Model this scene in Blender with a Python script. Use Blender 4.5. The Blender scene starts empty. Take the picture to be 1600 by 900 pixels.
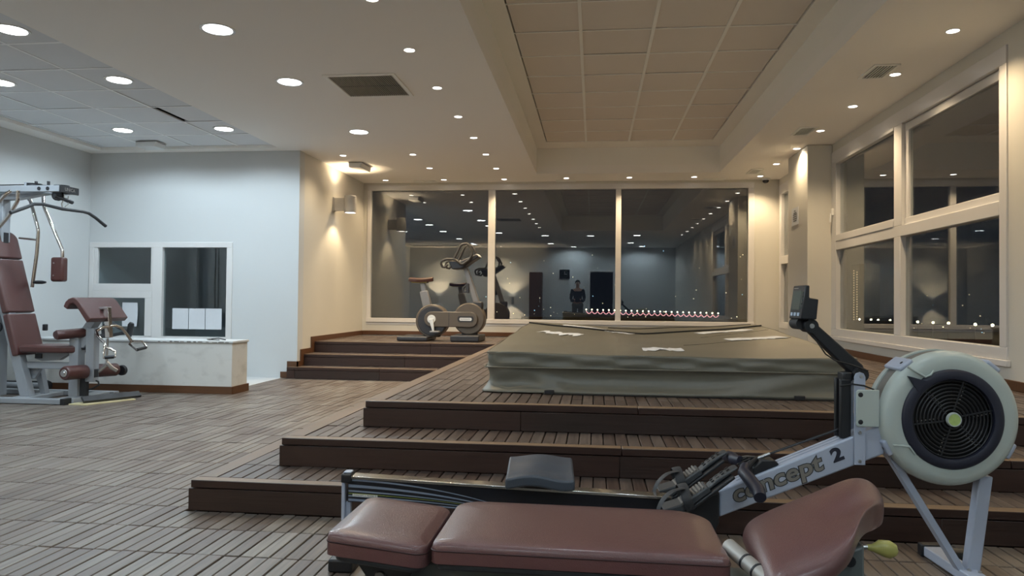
import bpy, math, random
from mathutils import Vector, Matrix
from math import sin, cos, pi, radians as R

random.seed(7)
SC = bpy.context.scene
COL = SC.collection

# ------------------------------------------------------------------ camera, world, exposure
cam_d = bpy.data.cameras.new('camera'); cam_d.sensor_width = 36.0; cam_d.lens = 1133.35 / 1600 * 36
cam_d.clip_start = 0.02; cam_d.clip_end = 2000
cam = bpy.data.objects.new('camera', cam_d); COL.objects.link(cam)
YAW, PITCH, ROLL, CAMH = 0.1124, 0.0177, 0.0095, 0.9987
_fw = Vector((-sin(YAW) * cos(PITCH), cos(YAW) * cos(PITCH), sin(PITCH)))
_rt = Vector((cos(YAW), sin(YAW), 0)); _up = _rt.cross(_fw)
_r2 = cos(ROLL) * _rt + sin(ROLL) * _up; _u2 = -sin(ROLL) * _rt + cos(ROLL) * _up
cam.matrix_world = Matrix(((_r2.x, _u2.x, -_fw.x, 0), (_r2.y, _u2.y, -_fw.y, 0), (_r2.z, _u2.z, -_fw.z, CAMH), (0, 0, 0, 1)))
SC.camera = cam
SC.view_settings.view_transform = 'Standard'; SC.view_settings.look = 'None'
SC.view_settings.gamma = 1.0; SC.view_settings.use_curve_mapping = False
SC.view_settings.exposure = 0.60
W = bpy.data.worlds.new('night_sky'); SC.world = W; W.use_nodes = True
W.node_tree.nodes['Background'].inputs[0].default_value = (0.010, 0.012, 0.018, 1)
W.node_tree.nodes['Background'].inputs[1].default_value = 0.5

COOL = (0.73, 0.89, 1.0); WARM = (1.0, 0.76, 0.47)
P_BIG, P_SMALL, P_SCONCE = 50.0, 50.0, 19.0

# ------------------------------------------------------------------ materials
def new_mat(name):
    m = bpy.data.materials.new(name); m.use_nodes = True
    return m, m.node_tree, m.node_tree.nodes['Principled BSDF']

def mat(name, col, rough=0.5, metal=0.0, vary=0.08, scale=8.0, bump=0.0, bscale=60.0, coat=0.0, spec=None):
    m, t, b = new_mat(name)
    N = t.nodes; L = t.links
    geo = N.new('ShaderNodeNewGeometry')
    nz = N.new('ShaderNodeTexNoise'); nz.inputs['Scale'].default_value = scale; nz.inputs['Detail'].default_value = 4
    L.new(geo.outputs['Position'], nz.inputs['Vector'])
    mx = N.new('ShaderNodeMix'); mx.data_type = 'RGBA'
    mx.inputs[6].default_value = (*[max(0, c * (1 - vary)) for c in col], 1)
    mx.inputs[7].default_value = (*[min(1, c * (1 + vary)) for c in col], 1)
    L.new(nz.outputs['Fac'], mx.inputs[0]); L.new(mx.outputs[2], b.inputs['Base Color'])
    b.inputs['Roughness'].default_value = rough; b.inputs['Metallic'].default_value = metal
    if coat: b.inputs['Coat Weight'].default_value = coat; b.inputs['Coat Roughness'].default_value = 0.25
    if spec is not None: b.inputs['Specular IOR Level'].default_value = spec
    if bump:
        n2 = N.new('ShaderNodeTexNoise'); n2.inputs['Scale'].default_value = bscale; n2.inputs['Detail'].default_value = 5
        L.new(geo.outputs['Position'], n2.inputs['Vector'])
        bp = N.new('ShaderNodeBump'); bp.inputs['Strength'].default_value = bump; bp.inputs['Distance'].default_value = 0.01
        L.new(n2.outputs['Fac'], bp.inputs['Height']); L.new(bp.outputs['Normal'], b.inputs['Normal'])
    return m

def emit(name, col, strength):
    m, t, b = new_mat(name)
    b.inputs['Base Color'].default_value = (*col, 1)
    b.inputs['Emission Color'].default_value = (*col, 1); b.inputs['Emission Strength'].default_value = strength
    return m

def glass_mat(name, base=0.09, tint=(0.86, 0.9, 0.9)):
    m = bpy.data.materials.new(name); m.use_nodes = True; t = m.node_tree; N = t.nodes; L = t.links
    N.remove(N['Principled BSDF']); out = N['Material Output']
    tr = N.new('ShaderNodeBsdfTransparent'); tr.inputs[0].default_value = (*tint, 1)
    gl = N.new('ShaderNodeBsdfGlossy'); gl.inputs['Roughness'].default_value = 0.004; gl.inputs[0].default_value = (1, 1, 1, 1)
    lw = N.new('ShaderNodeLayerWeight'); lw.inputs[0].default_value = 0.5
    pw = N.new('ShaderNodeMath'); pw.operation = 'POWER'; pw.inputs[1].default_value = 4.0
    ma = N.new('ShaderNodeMath'); ma.operation = 'MULTIPLY_ADD'; ma.inputs[1].default_value = 0.7; ma.inputs[2].default_value = base
    L.new(lw.outputs['Facing'], pw.inputs[0]); L.new(pw.outputs[0], ma.inputs[0])
    mx = N.new('ShaderNodeMixShader'); L.new(ma.outputs[0], mx.inputs[0]); L.new(tr.outputs[0], mx.inputs[1]); L.new(gl.outputs[0], mx.inputs[2])
    L.new(mx.outputs[0], out.inputs['Surface'])
    return m

def wood(name, cols, rough=0.45, axis='Y', grain=1.0, spec=0.5):
    """per-piece tone (random per object and per island) with grain along one axis"""
    m, t, b = new_mat(name); N = t.nodes; L = t.links
    geo = N.new('ShaderNodeNewGeometry'); oi = N.new('ShaderNodeObjectInfo')
    ad = N.new('ShaderNodeMath'); ad.operation = 'ADD'; L.new(oi.outputs['Random'], ad.inputs[0]); L.new(geo.outputs['Random Per Island'], ad.inputs[1])
    fr = N.new('ShaderNodeMath'); fr.operation = 'FRACT'; L.new(ad.outputs[0], fr.inputs[0])
    ramp = N.new('ShaderNodeValToRGB'); e = ramp.color_ramp.elements
    e[0].color = (*cols[0], 1); e[0].position = 0.0; e[1].color = (*cols[-1], 1); e[1].position = 1.0
    for i, c in enumerate(cols[1:-1]):
        k = ramp.color_ramp.elements.new((i + 1) / (len(cols) - 1)); k.color = (*c, 1)
    # large patches of wear shift the tone of neighbouring boards together
    pn = N.new('ShaderNodeTexNoise'); pn.inputs['Scale'].default_value = 1.3; pn.inputs['Detail'].default_value = 3
    L.new(geo.outputs['Position'], pn.inputs['Vector'])
    mixf = N.new('ShaderNodeMath'); mixf.operation = 'MULTIPLY_ADD'; mixf.inputs[1].default_value = 0.5
    hf = N.new('ShaderNodeMath'); hf.operation = 'MULTIPLY'; hf.inputs[1].default_value = 1.0
    L.new(pn.outputs['Fac'], hf.inputs[0]); L.new(fr.outputs[0], mixf.inputs[0]); sb = N.new('ShaderNodeMath'); sb.operation = 'SUBTRACT'; sb.inputs[1].default_value = 0.25; L.new(hf.outputs[0], sb.inputs[0]); L.new(sb.outputs[0], mixf.inputs[2])
    L.new(mixf.outputs[0], ramp.inputs[0])
    mp = N.new('ShaderNodeMapping'); s = {'X': (2.5, 70, 70), 'Y': (70, 2.5, 70)}[axis]; mp.inputs['Scale'].default_value = s
    L.new(geo.outputs['Position'], mp.inputs['Vector'])
    gn = N.new('ShaderNodeTexNoise'); gn.inputs['Scale'].default_value = 1.0; gn.inputs['Detail'].default_value = 5; gn.inputs['Roughness'].default_value = 0.65
    L.new(mp.outputs[0], gn.inputs['Vector'])
    gr = N.new('ShaderNodeMapRange'); gr.inputs[1].default_value = 0.25; gr.inputs[2].default_value = 0.75
    gr.inputs[3].default_value = 1 - 0.45 * grain; gr.inputs[4].default_value = 1 + 0.45 * grain
    L.new(gn.outputs['Fac'], gr.inputs[0])
    ml = N.new('ShaderNodeMix'); ml.data_type = 'RGBA'; ml.blend_type = 'MULTIPLY'; ml.inputs[0].default_value = 1
    L.new(ramp.outputs[0], ml.inputs[6]); L.new(gr.outputs[0], ml.inputs[7]); L.new(ml.outputs[2], b.inputs['Base Color'])
    rr = N.new('ShaderNodeMapRange'); rr.inputs[3].default_value = rough - 0.1; rr.inputs[4].default_value = rough + 0.15
    L.new(gn.outputs['Fac'], rr.inputs[0]); L.new(rr.outputs[0], b.inputs['Roughness'])
    b.inputs['Specular IOR Level'].default_value = spec
    bp = N.new('ShaderNodeBump'); bp.inputs['Strength'].default_value = 0.25; bp.inputs['Distance'].default_value = 0.004
    L.new(gn.outputs['Fac'], bp.inputs['Height']); L.new(bp.outputs[0], b.inputs['Normal'])
    return m

M = {}
M['white_wall'] = mat('white_wall_paint', (0.565, 0.58, 0.58), 0.6, vary=0.02, scale=1.5, bump=0.03, bscale=90)
M['cream_wall'] = mat('cream_wall_paint', (0.62, 0.60, 0.54), 0.6, vary=0.02, scale=1.5, bump=0.03, bscale=90)
M['ceiling'] = mat('ceiling_plaster', (0.90, 0.87, 0.82), 0.8, vary=0.01, scale=1.0)
M['coffer'] = mat('recess_plaster', (0.88, 0.86, 0.80), 0.8, vary=0.02, scale=1.0)
M['tile_grey'] = mat('grey_ceiling_tile', (0.72, 0.73, 0.74), 0.85, vary=0.05, scale=1.2, bump=0.05, bscale=300)
M['tile_beige'] = mat('beige_ceiling_tile', (0.74, 0.68, 0.61), 0.85, vary=0.05, scale=1.2, bump=0.05, bscale=300)
M['grid'] = mat('grid_bar_metal', (0.90, 0.89, 0.84), 0.5, vary=0.02)
M['grid_cool'] = mat('white_grid_bar', (0.97, 0.97, 0.97), 0.7, vary=0.005, spec=0.2)
M['plenum'] = mat('dark_plenum', (0.01, 0.01, 0.01), 0.9)
M['frame'] = mat('white_lacquered_frame', (0.66, 0.645, 0.63), 0.28, vary=0.02)
M['glass'] = glass_mat('night_window_glass', 0.135)
M['glass2'] = glass_mat('office_window_glass', 0.06, (0.8, 0.85, 0.86))
M['board'] = wood('worn_grey_deck_board', [(0.060, 0.036, 0.028), (0.118, 0.090, 0.073), (0.165, 0.140, 0.118), (0.225, 0.200, 0.170)], 0.42, 'Y')
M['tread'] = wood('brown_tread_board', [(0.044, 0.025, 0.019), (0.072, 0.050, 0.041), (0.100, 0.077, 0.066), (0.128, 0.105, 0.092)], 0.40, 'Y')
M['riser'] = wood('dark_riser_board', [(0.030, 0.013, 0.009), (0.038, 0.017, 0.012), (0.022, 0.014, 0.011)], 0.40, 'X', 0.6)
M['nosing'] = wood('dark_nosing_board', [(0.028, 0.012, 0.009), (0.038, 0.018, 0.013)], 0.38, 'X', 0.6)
M['nosing_top'] = wood('worn_lit_nosing_top', [(0.15, 0.092, 0.052), (0.21, 0.145, 0.09)], 0.42, 'X', 0.7)  # top faces paler: overhead light and sheen painted in, plus wear
M['edge_top'] = wood('pale_edge_board', [(0.13, 0.085, 0.058), (0.175, 0.125, 0.088)], 0.42, 'Y', 0.7)  # edge board tops, paler than their sides
M['skirting'] = wood('brown_skirting_board', [(0.085, 0.035, 0.014), (0.11, 0.048, 0.02)], 0.4, 'X', 0.6)
M['under'] = mat('dark_underfloor', (0.02, 0.014, 0.011), 0.8)
M['pale_floor'] = mat('pale_floor_strip', (0.55, 0.57, 0.58), 0.35, vary=0.03)
M['vinyl'] = mat('khaki_vinyl', (0.185, 0.170, 0.130), 0.36, vary=0.10, scale=2.5, bump=0.06, bscale=30)
M['vinyl_band'] = mat('grey_green_vinyl', (0.150, 0.145, 0.115), 0.36, vary=0.07, scale=2.5, bump=0.05, bscale=30)
M['black_cord'] = mat('black_cord', (0.012, 0.012, 0.012), 0.6)
M['paper'] = mat('white_paper', (0.62, 0.64, 0.67), 0.8, vary=0.03, scale=30)
M['leather'] = mat('brown_leatherette', (0.145, 0.062, 0.060), 0.30, vary=0.10, scale=5, bump=0.25, bscale=420, coat=0.6)
M['leather2'] = mat('maroon_leatherette', (0.080, 0.030, 0.027), 0.38, vary=0.10, scale=5, bump=0.12, bscale=350, coat=0.1)
M['seam'] = mat('dark_seam', (0.04, 0.012, 0.012), 0.6)
M['pad_base'] = mat('grey_pad_base', (0.035, 0.038, 0.042), 0.35, vary=0.05)
M['bench_frame'] = mat('green_grey_bench_frame', (0.13, 0.145, 0.14), 0.4, vary=0.04)
M['grey_frame'] = mat('light_grey_painted_steel', (0.30, 0.32, 0.345), 0.35, vary=0.04)
M['chrome'] = mat('chrome_tube', (0.62, 0.58, 0.55), 0.12, 1.0, vary=0.05)
M['steel'] = mat('brushed_steel', (0.55, 0.55, 0.55), 0.3, 1.0, vary=0.05)
M['black'] = mat('black_plastic', (0.014, 0.015, 0.018), 0.42, vary=0.1)
M['rubber'] = mat('black_rubber', (0.022, 0.023, 0.026), 0.6, vary=0.1, bump=0.05, bscale=200)
M['navy'] = mat('blue_black_plastic', (0.016, 0.018, 0.034), 0.5, vary=0.08)
M['rower_blue'] = mat('pale_blue_grey_paint', (0.42, 0.47, 0.58), 0.3, vary=0.03, coat=0.1)
M['rower_green'] = mat('pale_green_grey_plastic', (0.46, 0.52, 0.49), 0.33, vary=0.03)
M['perforated'] = mat('grey_perforated_band', (0.17, 0.16, 0.145), 0.5, vary=0.15, scale=300)
M['rail_side'] = mat('rail_side_black', (0.010, 0.011, 0.016), 0.3)
M['stripe'] = mat('stripe_blue_grey', (0.22, 0.27, 0.36), 0.35)
M['stripe_lime'] = mat('stripe_lime', (0.30, 0.36, 0.06), 0.4)
M['rail_top'] = mat('stainless_track', (0.66, 0.64, 0.60), 0.16, 1.0, vary=0.04)
M['seat_grey'] = mat('slate_grey_seat', (0.055, 0.068, 0.088), 0.42, vary=0.05, bump=0.05, bscale=200)
M['strap'] = mat('grey_webbing', (0.030, 0.032, 0.036), 0.65, bump=0.1, bscale=400)
M['foot_grey'] = mat('grey_foot_plate', (0.050, 0.055, 0.06), 0.45)
M['letter'] = mat('taupe_lettering', (0.22, 0.205, 0.18), 0.5)
M['letter_edge'] = mat('black_lettering_edge', (0.03, 0.032, 0.035), 0.5)
M['lime'] = mat('lime_hub_badge', (0.42, 0.56, 0.18), 0.4, vary=0.2, scale=60)
M['yellow'] = mat('yellow_plastic', (0.44, 0.41, 0.12), 0.35)
M['screen'] = mat('grey_green_lcd', (0.10, 0.125, 0.115), 0.2)
M['light_key'] = mat('pale_blue_key', (0.45, 0.55, 0.68), 0.4)
M['bike_brown'] = mat('taupe_bike_shell', (0.11, 0.088, 0.068), 0.38, vary=0.04)
M['bike_silver'] = mat('silver_bike_tube', (0.24, 0.235, 0.235), 0.35, 0.2, vary=0.04)
M['bike_dark'] = mat('charcoal_bike_shell', (0.03, 0.03, 0.035), 0.45)
M['saddle'] = mat('worn_tan_saddle', (0.045, 0.013, 0.007), 0.35, vary=0.3, scale=25)
M['white_plastic'] = mat('white_plastic', (0.72, 0.72, 0.70), 0.4, vary=0.02)
M['sconce'] = mat('grey_lamp_body', (0.50, 0.49, 0.47), 0.45, 0.2, vary=0.03)
M['metal_grille'] = mat('aluminium_grille', (0.42, 0.40, 0.37), 0.45, 0.4)
M['scuff'] = None
M['cool_lens'] = emit('cool_led_lens', (0.95, 0.98, 1.0), 9.0)
M['warm_lens'] = emit('warm_lamp_lens', (1.0, 0.93, 0.84), 7.0)
M['ply'] = mat('pale_plywood', (0.62, 0.55, 0.33), 0.6, vary=0.06)
M['bike_bar'] = mat('grey_brown_bar', (0.045, 0.040, 0.034), 0.42)
M['concrete'] = mat('night_ground', (0.02, 0.02, 0.022), 0.9)
M['dark_room'] = mat('dim_office_paint', (0.42, 0.46, 0.50), 0.8)

def scuffed():
    """off-white plaster with grey scuff smudges of their own on the low wall"""
    m, t, b = new_mat('scuffed_white_plaster'); N = t.nodes; L = t.links
    geo = N.new('ShaderNodeNewGeometry')
    n1 = N.new('ShaderNodeTexNoise'); n1.inputs['Scale'].default_value = 5; n1.inputs['Detail'].default_value = 6
    mp = N.new('ShaderNodeMapping'); mp.inputs['Scale'].default_value = (1, 1, 1.6); L.new(geo.outputs['Position'], mp.inputs[0]); L.new(mp.outputs[0], n1.inputs['Vector'])
    r = N.new('ShaderNodeValToRGB'); r.color_ramp.elements[0].position = 0.52; r.color_ramp.elements[0].color = (0.60, 0.60, 0.575, 1)
    r.color_ramp.elements[1].position = 0.95; r.color_ramp.elements[1].color = (0.36, 0.36, 0.345, 1)
    L.new(n1.outputs['Fac'], r.inputs[0]); L.new(r.outputs[0], b.inputs['Base Color']); b.inputs['Roughness'].default_value = 0.6
    return m
M['scuff'] = scuffed()

# ------------------------------------------------------------------ mesh builder and tagging
class MB:
    def __init__(s): s.v = []; s.f = []; s.m = []
    def add(s, vs, fs, mi=0):
        o = len(s.v); s.v += [tuple(v) for v in vs]
        for f in fs: s.f.append([i + o for i in f]); s.m.append(mi)
        return s
    def box(s, x0, x1, y0, y1, z0, z1, mi=0, top=None, rot=None, at=None):
        vs = [(x0, y0, z0), (x1, y0, z0), (x1, y1, z0), (x0, y1, z0), (x0, y0, z1), (x1, y0, z1), (x1, y1, z1), (x0, y1, z1)]
        if rot is not None: vs = [tuple(Vector(at or (0, 0, 0)) + rot @ Vector(v)) for v in vs]
        o = len(s.v); s.v += vs
        for k, f in enumerate([(0, 3, 2, 1), (4, 5, 6, 7), (0, 1, 5, 4), (1, 2, 6, 5), (2, 3, 7, 6), (3, 0, 4, 7)]):
            s.f.append([i + o for i in f]); s.m.append(top if (top is not None and k == 1) else mi)
        return s
    def prism(s, poly, fn, t0, t1, mi=0):
        """poly of (u,v); fn(u,v,t) -> xyz"""
        n = len(poly); vs = [fn(u, v, t0) for u, v in poly] + [fn(u, v, t1) for u, v in poly]
        fs = [list(range(n))[::-1], list(range(n, 2 * n))] + [[i, (i + 1) % n, n + (i + 1) % n, n + i] for i in range(n)]
        return s.add(vs, fs, mi)
    def tube(s, pts, r, n=10, closed=False, mi=0, flat=1.0, side=None):
        pts = [Vector(p) for p in pts]; k = len(pts); rs = r if isinstance(r, (list, tuple)) else [r] * k
        tang = []
        for i in range(k):
            a = pts[i - 1] if (i > 0 or closed) else pts[i]; b = pts[(i + 1) % k] if (i < k - 1 or closed) else pts[i]
            tang.append((b - a).normalized())
        t = tang[0]; nrm = Vector(side) if side else (Vector((0, 0, 1)) if abs(t.z) < 0.9 else Vector((1, 0, 0)))
        nrm = (nrm - t * nrm.dot(t)).normalized(); vs = []
        for i in range(k):
            if i: nrm = (nrm - tang[i] * nrm.dot(tang[i])).normalized()
            bn = tang[i].cross(nrm)
            for j in range(n):
                a = 2 * pi * j / n; vs.append(pts[i] + nrm * (cos(a) * rs[i]) + bn * (sin(a) * rs[i] * flat))
        fs = []
        for i in range(k if closed else k - 1):
            for j in range(n):
                a = i * n + j; b = i * n + (j + 1) % n; c = ((i + 1) % k) * n + (j + 1) % n; d = ((i + 1) % k) * n + j
                fs.append([a, b, c, d])
        if not closed: fs += [list(range(n))[::-1], [(k - 1) * n + j for j in range(n)]]
        return s.add(vs, fs, mi)
    def cyl(s, p0, p1, r0, r1=None, n=16, mi=0):
        return s.tube([p0, p1], [r0, r0 if r1 is None else r1], n, mi=mi)
    def lathe(s, prof, c, axis=(0, 0, 1), n=24, mi=0, cap=True, ref=None):
        ax = Vector(axis).normalized(); u = Vector(ref) if ref else (Vector((1, 0, 0)) if abs(ax.x) < 0.9 else Vector((0, 0, 1)))
        u = (u - ax * u.dot(ax)).normalized(); w = ax.cross(u); c = Vector(c); vs = []
        for r, h in prof:
            for j in range(n):
                a = 2 * pi * j / n; vs.append(c + ax * h + (u * cos(a) + w * sin(a)) * r)
        fs = [[i * n + j, i * n + (j + 1) % n, (i + 1) * n + (j + 1) % n, (i + 1) * n + j] for i in range(len(prof) - 1) for j in range(n)]
        if cap: fs += [list(range(n))[::-1], [(len(prof) - 1) * n + j for j in range(n)]]
        return s.add(vs, fs, mi)
    def grid(s, fn, nu, nv, mi=0, flip=False):
        vs = [fn(i / nu, j / nv) for i in range(nu + 1) for j in range(nv + 1)]; fs = []
        for i in range(nu):
            for j in range(nv):
                a = i * (nv + 1) + j; q = [a, a + nv + 1, a + nv + 2, a + 1]; fs.append(q[::-1] if flip else q)
        return s.add(vs, fs, mi)
    def slab(s, fn, nu, nv, t, mi=0):
        """closed slab: top surface fn(u,v), thickness vector t"""
        t = Vector(t); top = [Vector(fn(i / nu, j / nv)) for i in range(nu + 1) for j in range(nv + 1)]; n = len(top)
        vs = top + [p - t for p in top]; fs = []; w = nv + 1
        for i in range(nu):
            for j in range(nv):
                a = i * w + j; fs.append([a, a + w, a + w + 1, a + 1]); fs.append([n + a, n + a + 1, n + a + w + 1, n + a + w])
        ring = [j for j in range(nv)] + [i * w + nv for i in range(nu)] + [nu * w + j for j in range(nv, 0, -1)] + [i * w for i in range(nu, 0, -1)]
        for a, b in zip(ring, ring[1:] + ring[:1]): fs.append([a, b, n + b, n + a])
        return s.add(vs, fs, mi)
    def build(s, name, mats, parent=None, bevel=0, seg=2, smooth=True, angle=40, sub=0, org=None, weld=False):
        if isinstance(mats, str): mats = [mats]
        if org is None and parent is not None:
            p = parent
            while p.parent is not None: p = p.parent
            org = p.get('_org')
        off = Vector(org) if org is not None else Vector((0, 0, 0))
        me = bpy.data.meshes.new(name); me.from_pydata([tuple(Vector(v) - off) for v in s.v], [], s.f)
        for k in mats: me.materials.append(M[k])
        for p, i in zip(me.polygons, s.m): p.material_index = i
        if smooth:
            me.shade_smooth(); me.set_sharp_from_angle(angle=R(angle))
        me.update()
        o = bpy.data.objects.new(name, me); COL.objects.link(o)
        if parent is not None: o.parent = parent
        if weld:
            wd = o.modifiers.new('weld', 'WELD'); wd.merge_threshold = 0.0005
        if bevel:
            bv = o.modifiers.new('bevel', 'BEVEL'); bv.width = bevel; bv.segments = seg; bv.limit_method = 'ANGLE'; bv.angle_limit = R(40)
        if sub:
            sd = o.modifiers.new('subdivision', 'SUBSURF'); sd.levels = sub; sd.render_levels = sub
        return o

def thing(name, label, cat, loc=(0, 0, 0), rotz=0.0, group=None, local=False):
    o = bpy.data.objects.new(name, None); COL.objects.link(o); o.location = loc; o.rotation_euler = (0, 0, rotz)
    o.empty_display_size = 0.1; o['label'] = label; o['category'] = cat
    if group: o['group'] = group
    if not local: o['_org'] = loc
    return o
def tag(o, label, cat, group=None):
    o['label'] = label; o['category'] = cat
    if group: o['group'] = group
    return o
def struct(o): o['kind'] = 'structure'; return o
def struct_root(name, loc=(0, 0, 0)):
    o = bpy.data.objects.new(name, None); COL.objects.link(o); o.location = loc; o['kind'] = 'structure'; o['_org'] = loc; return o
def stuff(o): o['kind'] = 'stuff'; return o
def plabel(o, t): o['label'] = t; return o

def text_mb(body, size, fn, extrude=0.001, offset=0.0, shear=0.0, sx=1.0, space=1.0):
    """flat lettering as mesh; fn maps (u, v, w) to xyz"""
    cu = bpy.data.curves.new('lettering', 'FONT'); cu.body = body; cu.size = size; cu.extrude = extrude; cu.offset = offset
    cu.shear = shear; cu.space_character = space; cu.resolution_u = 4
    ob = bpy.data.objects.new('lettering', cu); COL.objects.link(ob)
    dg = bpy.context.evaluated_depsgraph_get(); me = bpy.data.meshes.new_from_object(ob.evaluated_get(dg))
    mb = MB(); mb.add([fn(v.co.x * sx, v.co.y, v.co.z) for v in me.vertices], [list(p.vertices) for p in me.polygons])
    bpy.data.objects.remove(ob); bpy.data.curves.remove(cu); bpy.data.meshes.remove(me)
    return mb

def spot(name, loc, direction, power, col, size, blend, radius, parent=None):
    d = bpy.data.lights.new(name, 'SPOT'); d.energy = power; d.color = col; d.spot_size = size; d.spot_blend = blend; d.shadow_soft_size = radius
    o = bpy.data.objects.new(name, d); COL.objects.link(o); o.parent = parent
    o.location = loc; o.rotation_euler = Vector(direction).to_track_quat('-Z', 'Y').to_euler()
    return o

# ------------------------------------------------------------------ room measures
ZC, ZT = 2.879, 3.257
XR, YB, XL, YW, XLL, YN = 2.785, 11.371, -3.712, 8.80, -6.56, -2.60
S = 0.1448
X1, X2, X3 = -1.874, -1.578, -1.261
Y1, Y2, Y3 = 3.2315, 3.561, 3.937
YB1, YB2, YB3 = 8.72, 8.98, 9.334

# ------------------------------------------------------------------ walls
T = 0.16
mb = MB()                                                            # far wall around the wide window
mb.box(XL - T, XR + T, YB, YB + T, -0.05, 0.637); mb.box(XL - T, XR + T, YB, YB + T, 2.843, ZC + 0.1)
mb.box(XL - T, -3.645, YB, YB + T, 0.637, 2.843); mb.box(2.419, XR + T, YB, YB + T, 0.637, 2.843)
struct(mb.build('wall_far', 'cream_wall'))
mb = MB()                                                            # right wall around two windows
mb.box(XR, XR + T, YN, YB, -0.05, 0.63); mb.box(XR, XR + T, YN, YB, 2.775, ZC + 0.1)
mb.box(XR, XR + T, YN, 5.245, 0.63, 2.775); mb.box(XR, XR + T, 8.895, 10.45, 0.63, 2.775); mb.box(XR, XR + T, 11.31, YB, 0.63, 2.775)
struct(mb.build('wall_right', 'cream_wall'))
struct(MB().box(2.50, XR - 0.002, 8.887, 9.746, 0.436, ZC - 0.002).build('wall_pillar', 'cream_wall', bevel=0.008))
struct(MB().box(XL - T, XL, YW + T, YB, -0.05, ZC + 0.1).build('wall_lamp_side', 'cream_wall'))
mb = MB()                                                            # white wall with the office window
mb.box(XLL - T, XL, YW, YW + T, 1.712, ZC + 0.1); mb.box(-4.588, XL, YW, YW + T, -0.05, 1.712); mb.box(XLL - T, -4.588, YW, YW + T, -0.05, 0.44)
struct(mb.build('wall_white', 'white_wall', smooth=False))
struct(MB().box(XLL - T, XLL, YN, YB + T, -0.05, ZC + 0.1).build('wall_left', 'white_wall'))
mb = MB()                                                            # wall behind the camera, with a doorway
mb.box(XLL - T, -0.13, YN - T, YN, -0.05, ZC + 0.1); mb.box(0.66, XR + T, YN - T, YN, -0.05, ZC + 0.1); mb.box(-0.13, 0.66, YN - T, YN, 2.03, ZC + 0.1)
struct(mb.build('wall_near', 'white_wall'))
mb = MB(); mb.box(XLL - T, XL, YB, YB + T, -0.05, ZC + 0.1)
struct(mb.build('wall_office', 'dark_room'))
struct(MB().box(-3.2, 1.4, YN - 3.4, YN - 3.3, -0.05, ZC).build('wall_corridor', 'dark_room'))

# ------------------------------------------------------------------ ceiling with two tiled fields
mb = MB()
for x0, x1, y0, y1 in [(XLL - T, -6.30, YN - T, YB + T), (-3.93, -0.852, YN - T, YB + T), (-6.30, -3.93, 8.62, YB + T), (-6.30, -3.93, YN - T, -2.0),
                       (-0.852, 1.79, YN - T, 3.5), (-0.852, 1.79, 10.677, YB + T), (1.79, XR + T, YN - T, YB + T)]:
    mb.box(x0, x1, y0, y1, ZC, ZC + 0.12)
ceil = struct(mb.build('ceiling', 'ceiling', smooth=False))
mb = MB()                                                            # recess: upstands and plaster margin
mb.box(-0.95, -0.852, 3.4, 10.78, ZC + 0.12, ZT + 0.1); mb.box(1.79, 1.89, 3.4, 10.78, ZC + 0.12, ZT + 0.1)
mb.box(-0.852, 1.79, 10.677, 10.78, ZC + 0.12, ZT + 0.1); mb.box(-0.852, 1.79, 3.4, 3.5, ZC + 0.12, ZT + 0.1)
mb.box(-0.852, -0.689, 3.5, 10.677, ZT, ZT + 0.1); mb.box(1.624, 1.79, 3.5, 10.677, ZT, ZT + 0.1)
mb.box(-0.689, 1.624, 10.265, 10.677, ZT, ZT + 0.1); mb.box(-0.689, 1.624, 3.5, 3.665, ZT, ZT + 0.1)
mb.build('ceiling_recess', 'coffer', ceil, smooth=False)
cols = [-0.689, -0.125, 0.475, 1.075, 1.624]
for i in range(4):
    for k in range(11):
        y1 = 10.265 - 0.6 * k; y0 = y1 - 0.6; j = random.uniform(-0.003, 0.004)
        MB().box(cols[i] + 0.012, cols[i + 1] - 0.012, y0 + 0.005, y1 - 0.005, ZT + 0.012 + j, ZT + 0.03 + j).build('ceiling_tile', 'tile_beige', ceil, smooth=False)
for x in cols[1:-1]:
    MB().box(x - 0.014, x + 0.014, 3.665, 10.265, ZT + 0.002, ZT + 0.011).build('grid_bar', 'grid', ceil, smooth=False)
for k in range(1, 11):
    y = 10.265 - 0.6 * k
    MB().box(-0.689, 1.624, y - 0.008, y + 0.008, ZT + 0.004, ZT + 0.011).build('grid_bar', 'grid', ceil, smooth=False)
MB().box(-0.75, 1.7, 3.6, 10.4, ZT + 0.06, ZT + 0.09).build('plenum_board', 'plenum', ceil, smooth=False)
cols = [-6.30, -6.236, -5.641, -5.046, -4.451, -3.93]
ys = [8.62] + [8.012 - 0.6 * k for k in range(17)] + [-2.0]
for i in range(5):
    for k in range(len(ys) - 1):
        y1, y0 = ys[k], ys[k + 1]; x0 = cols[i]; j = random.uniform(-0.002, 0.003)
        if i == 4 and 7.3 < y1 < 7.5: x0 += 0.055                     # one tile has slipped and left a dark slot
        MB().box(x0 + 0.006, cols[i + 1] - 0.006, y0 + 0.006, y1 - 0.006, ZC + 0.036 + j, ZC + 0.05 + j).build('ceiling_tile', 'tile_grey', ceil, smooth=False)
for x in cols[2:-1]:
    for k in range(len(ys) - 1):
        if x == -4.451 and 7.3 < ys[k] < 7.5: continue
        MB().box(x - 0.012, x + 0.012, ys[k + 1], ys[k], ZC + 0.0318, ZC + 0.0338).build('grid_bar', 'grid_cool', ceil, smooth=False)
for y in ys[1:-1]:
    MB().box(-6.30, -3.93, y - 0.012, y + 0.012, ZC + 0.0315, ZC + 0.0335).build('grid_bar', 'grid_cool', ceil, smooth=False)
MB().box(-6.4, -3.85, -2.05, 8.65, ZC + 0.10, ZC + 0.118).build('plenum_board', 'plenum', ceil, smooth=False)

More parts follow.
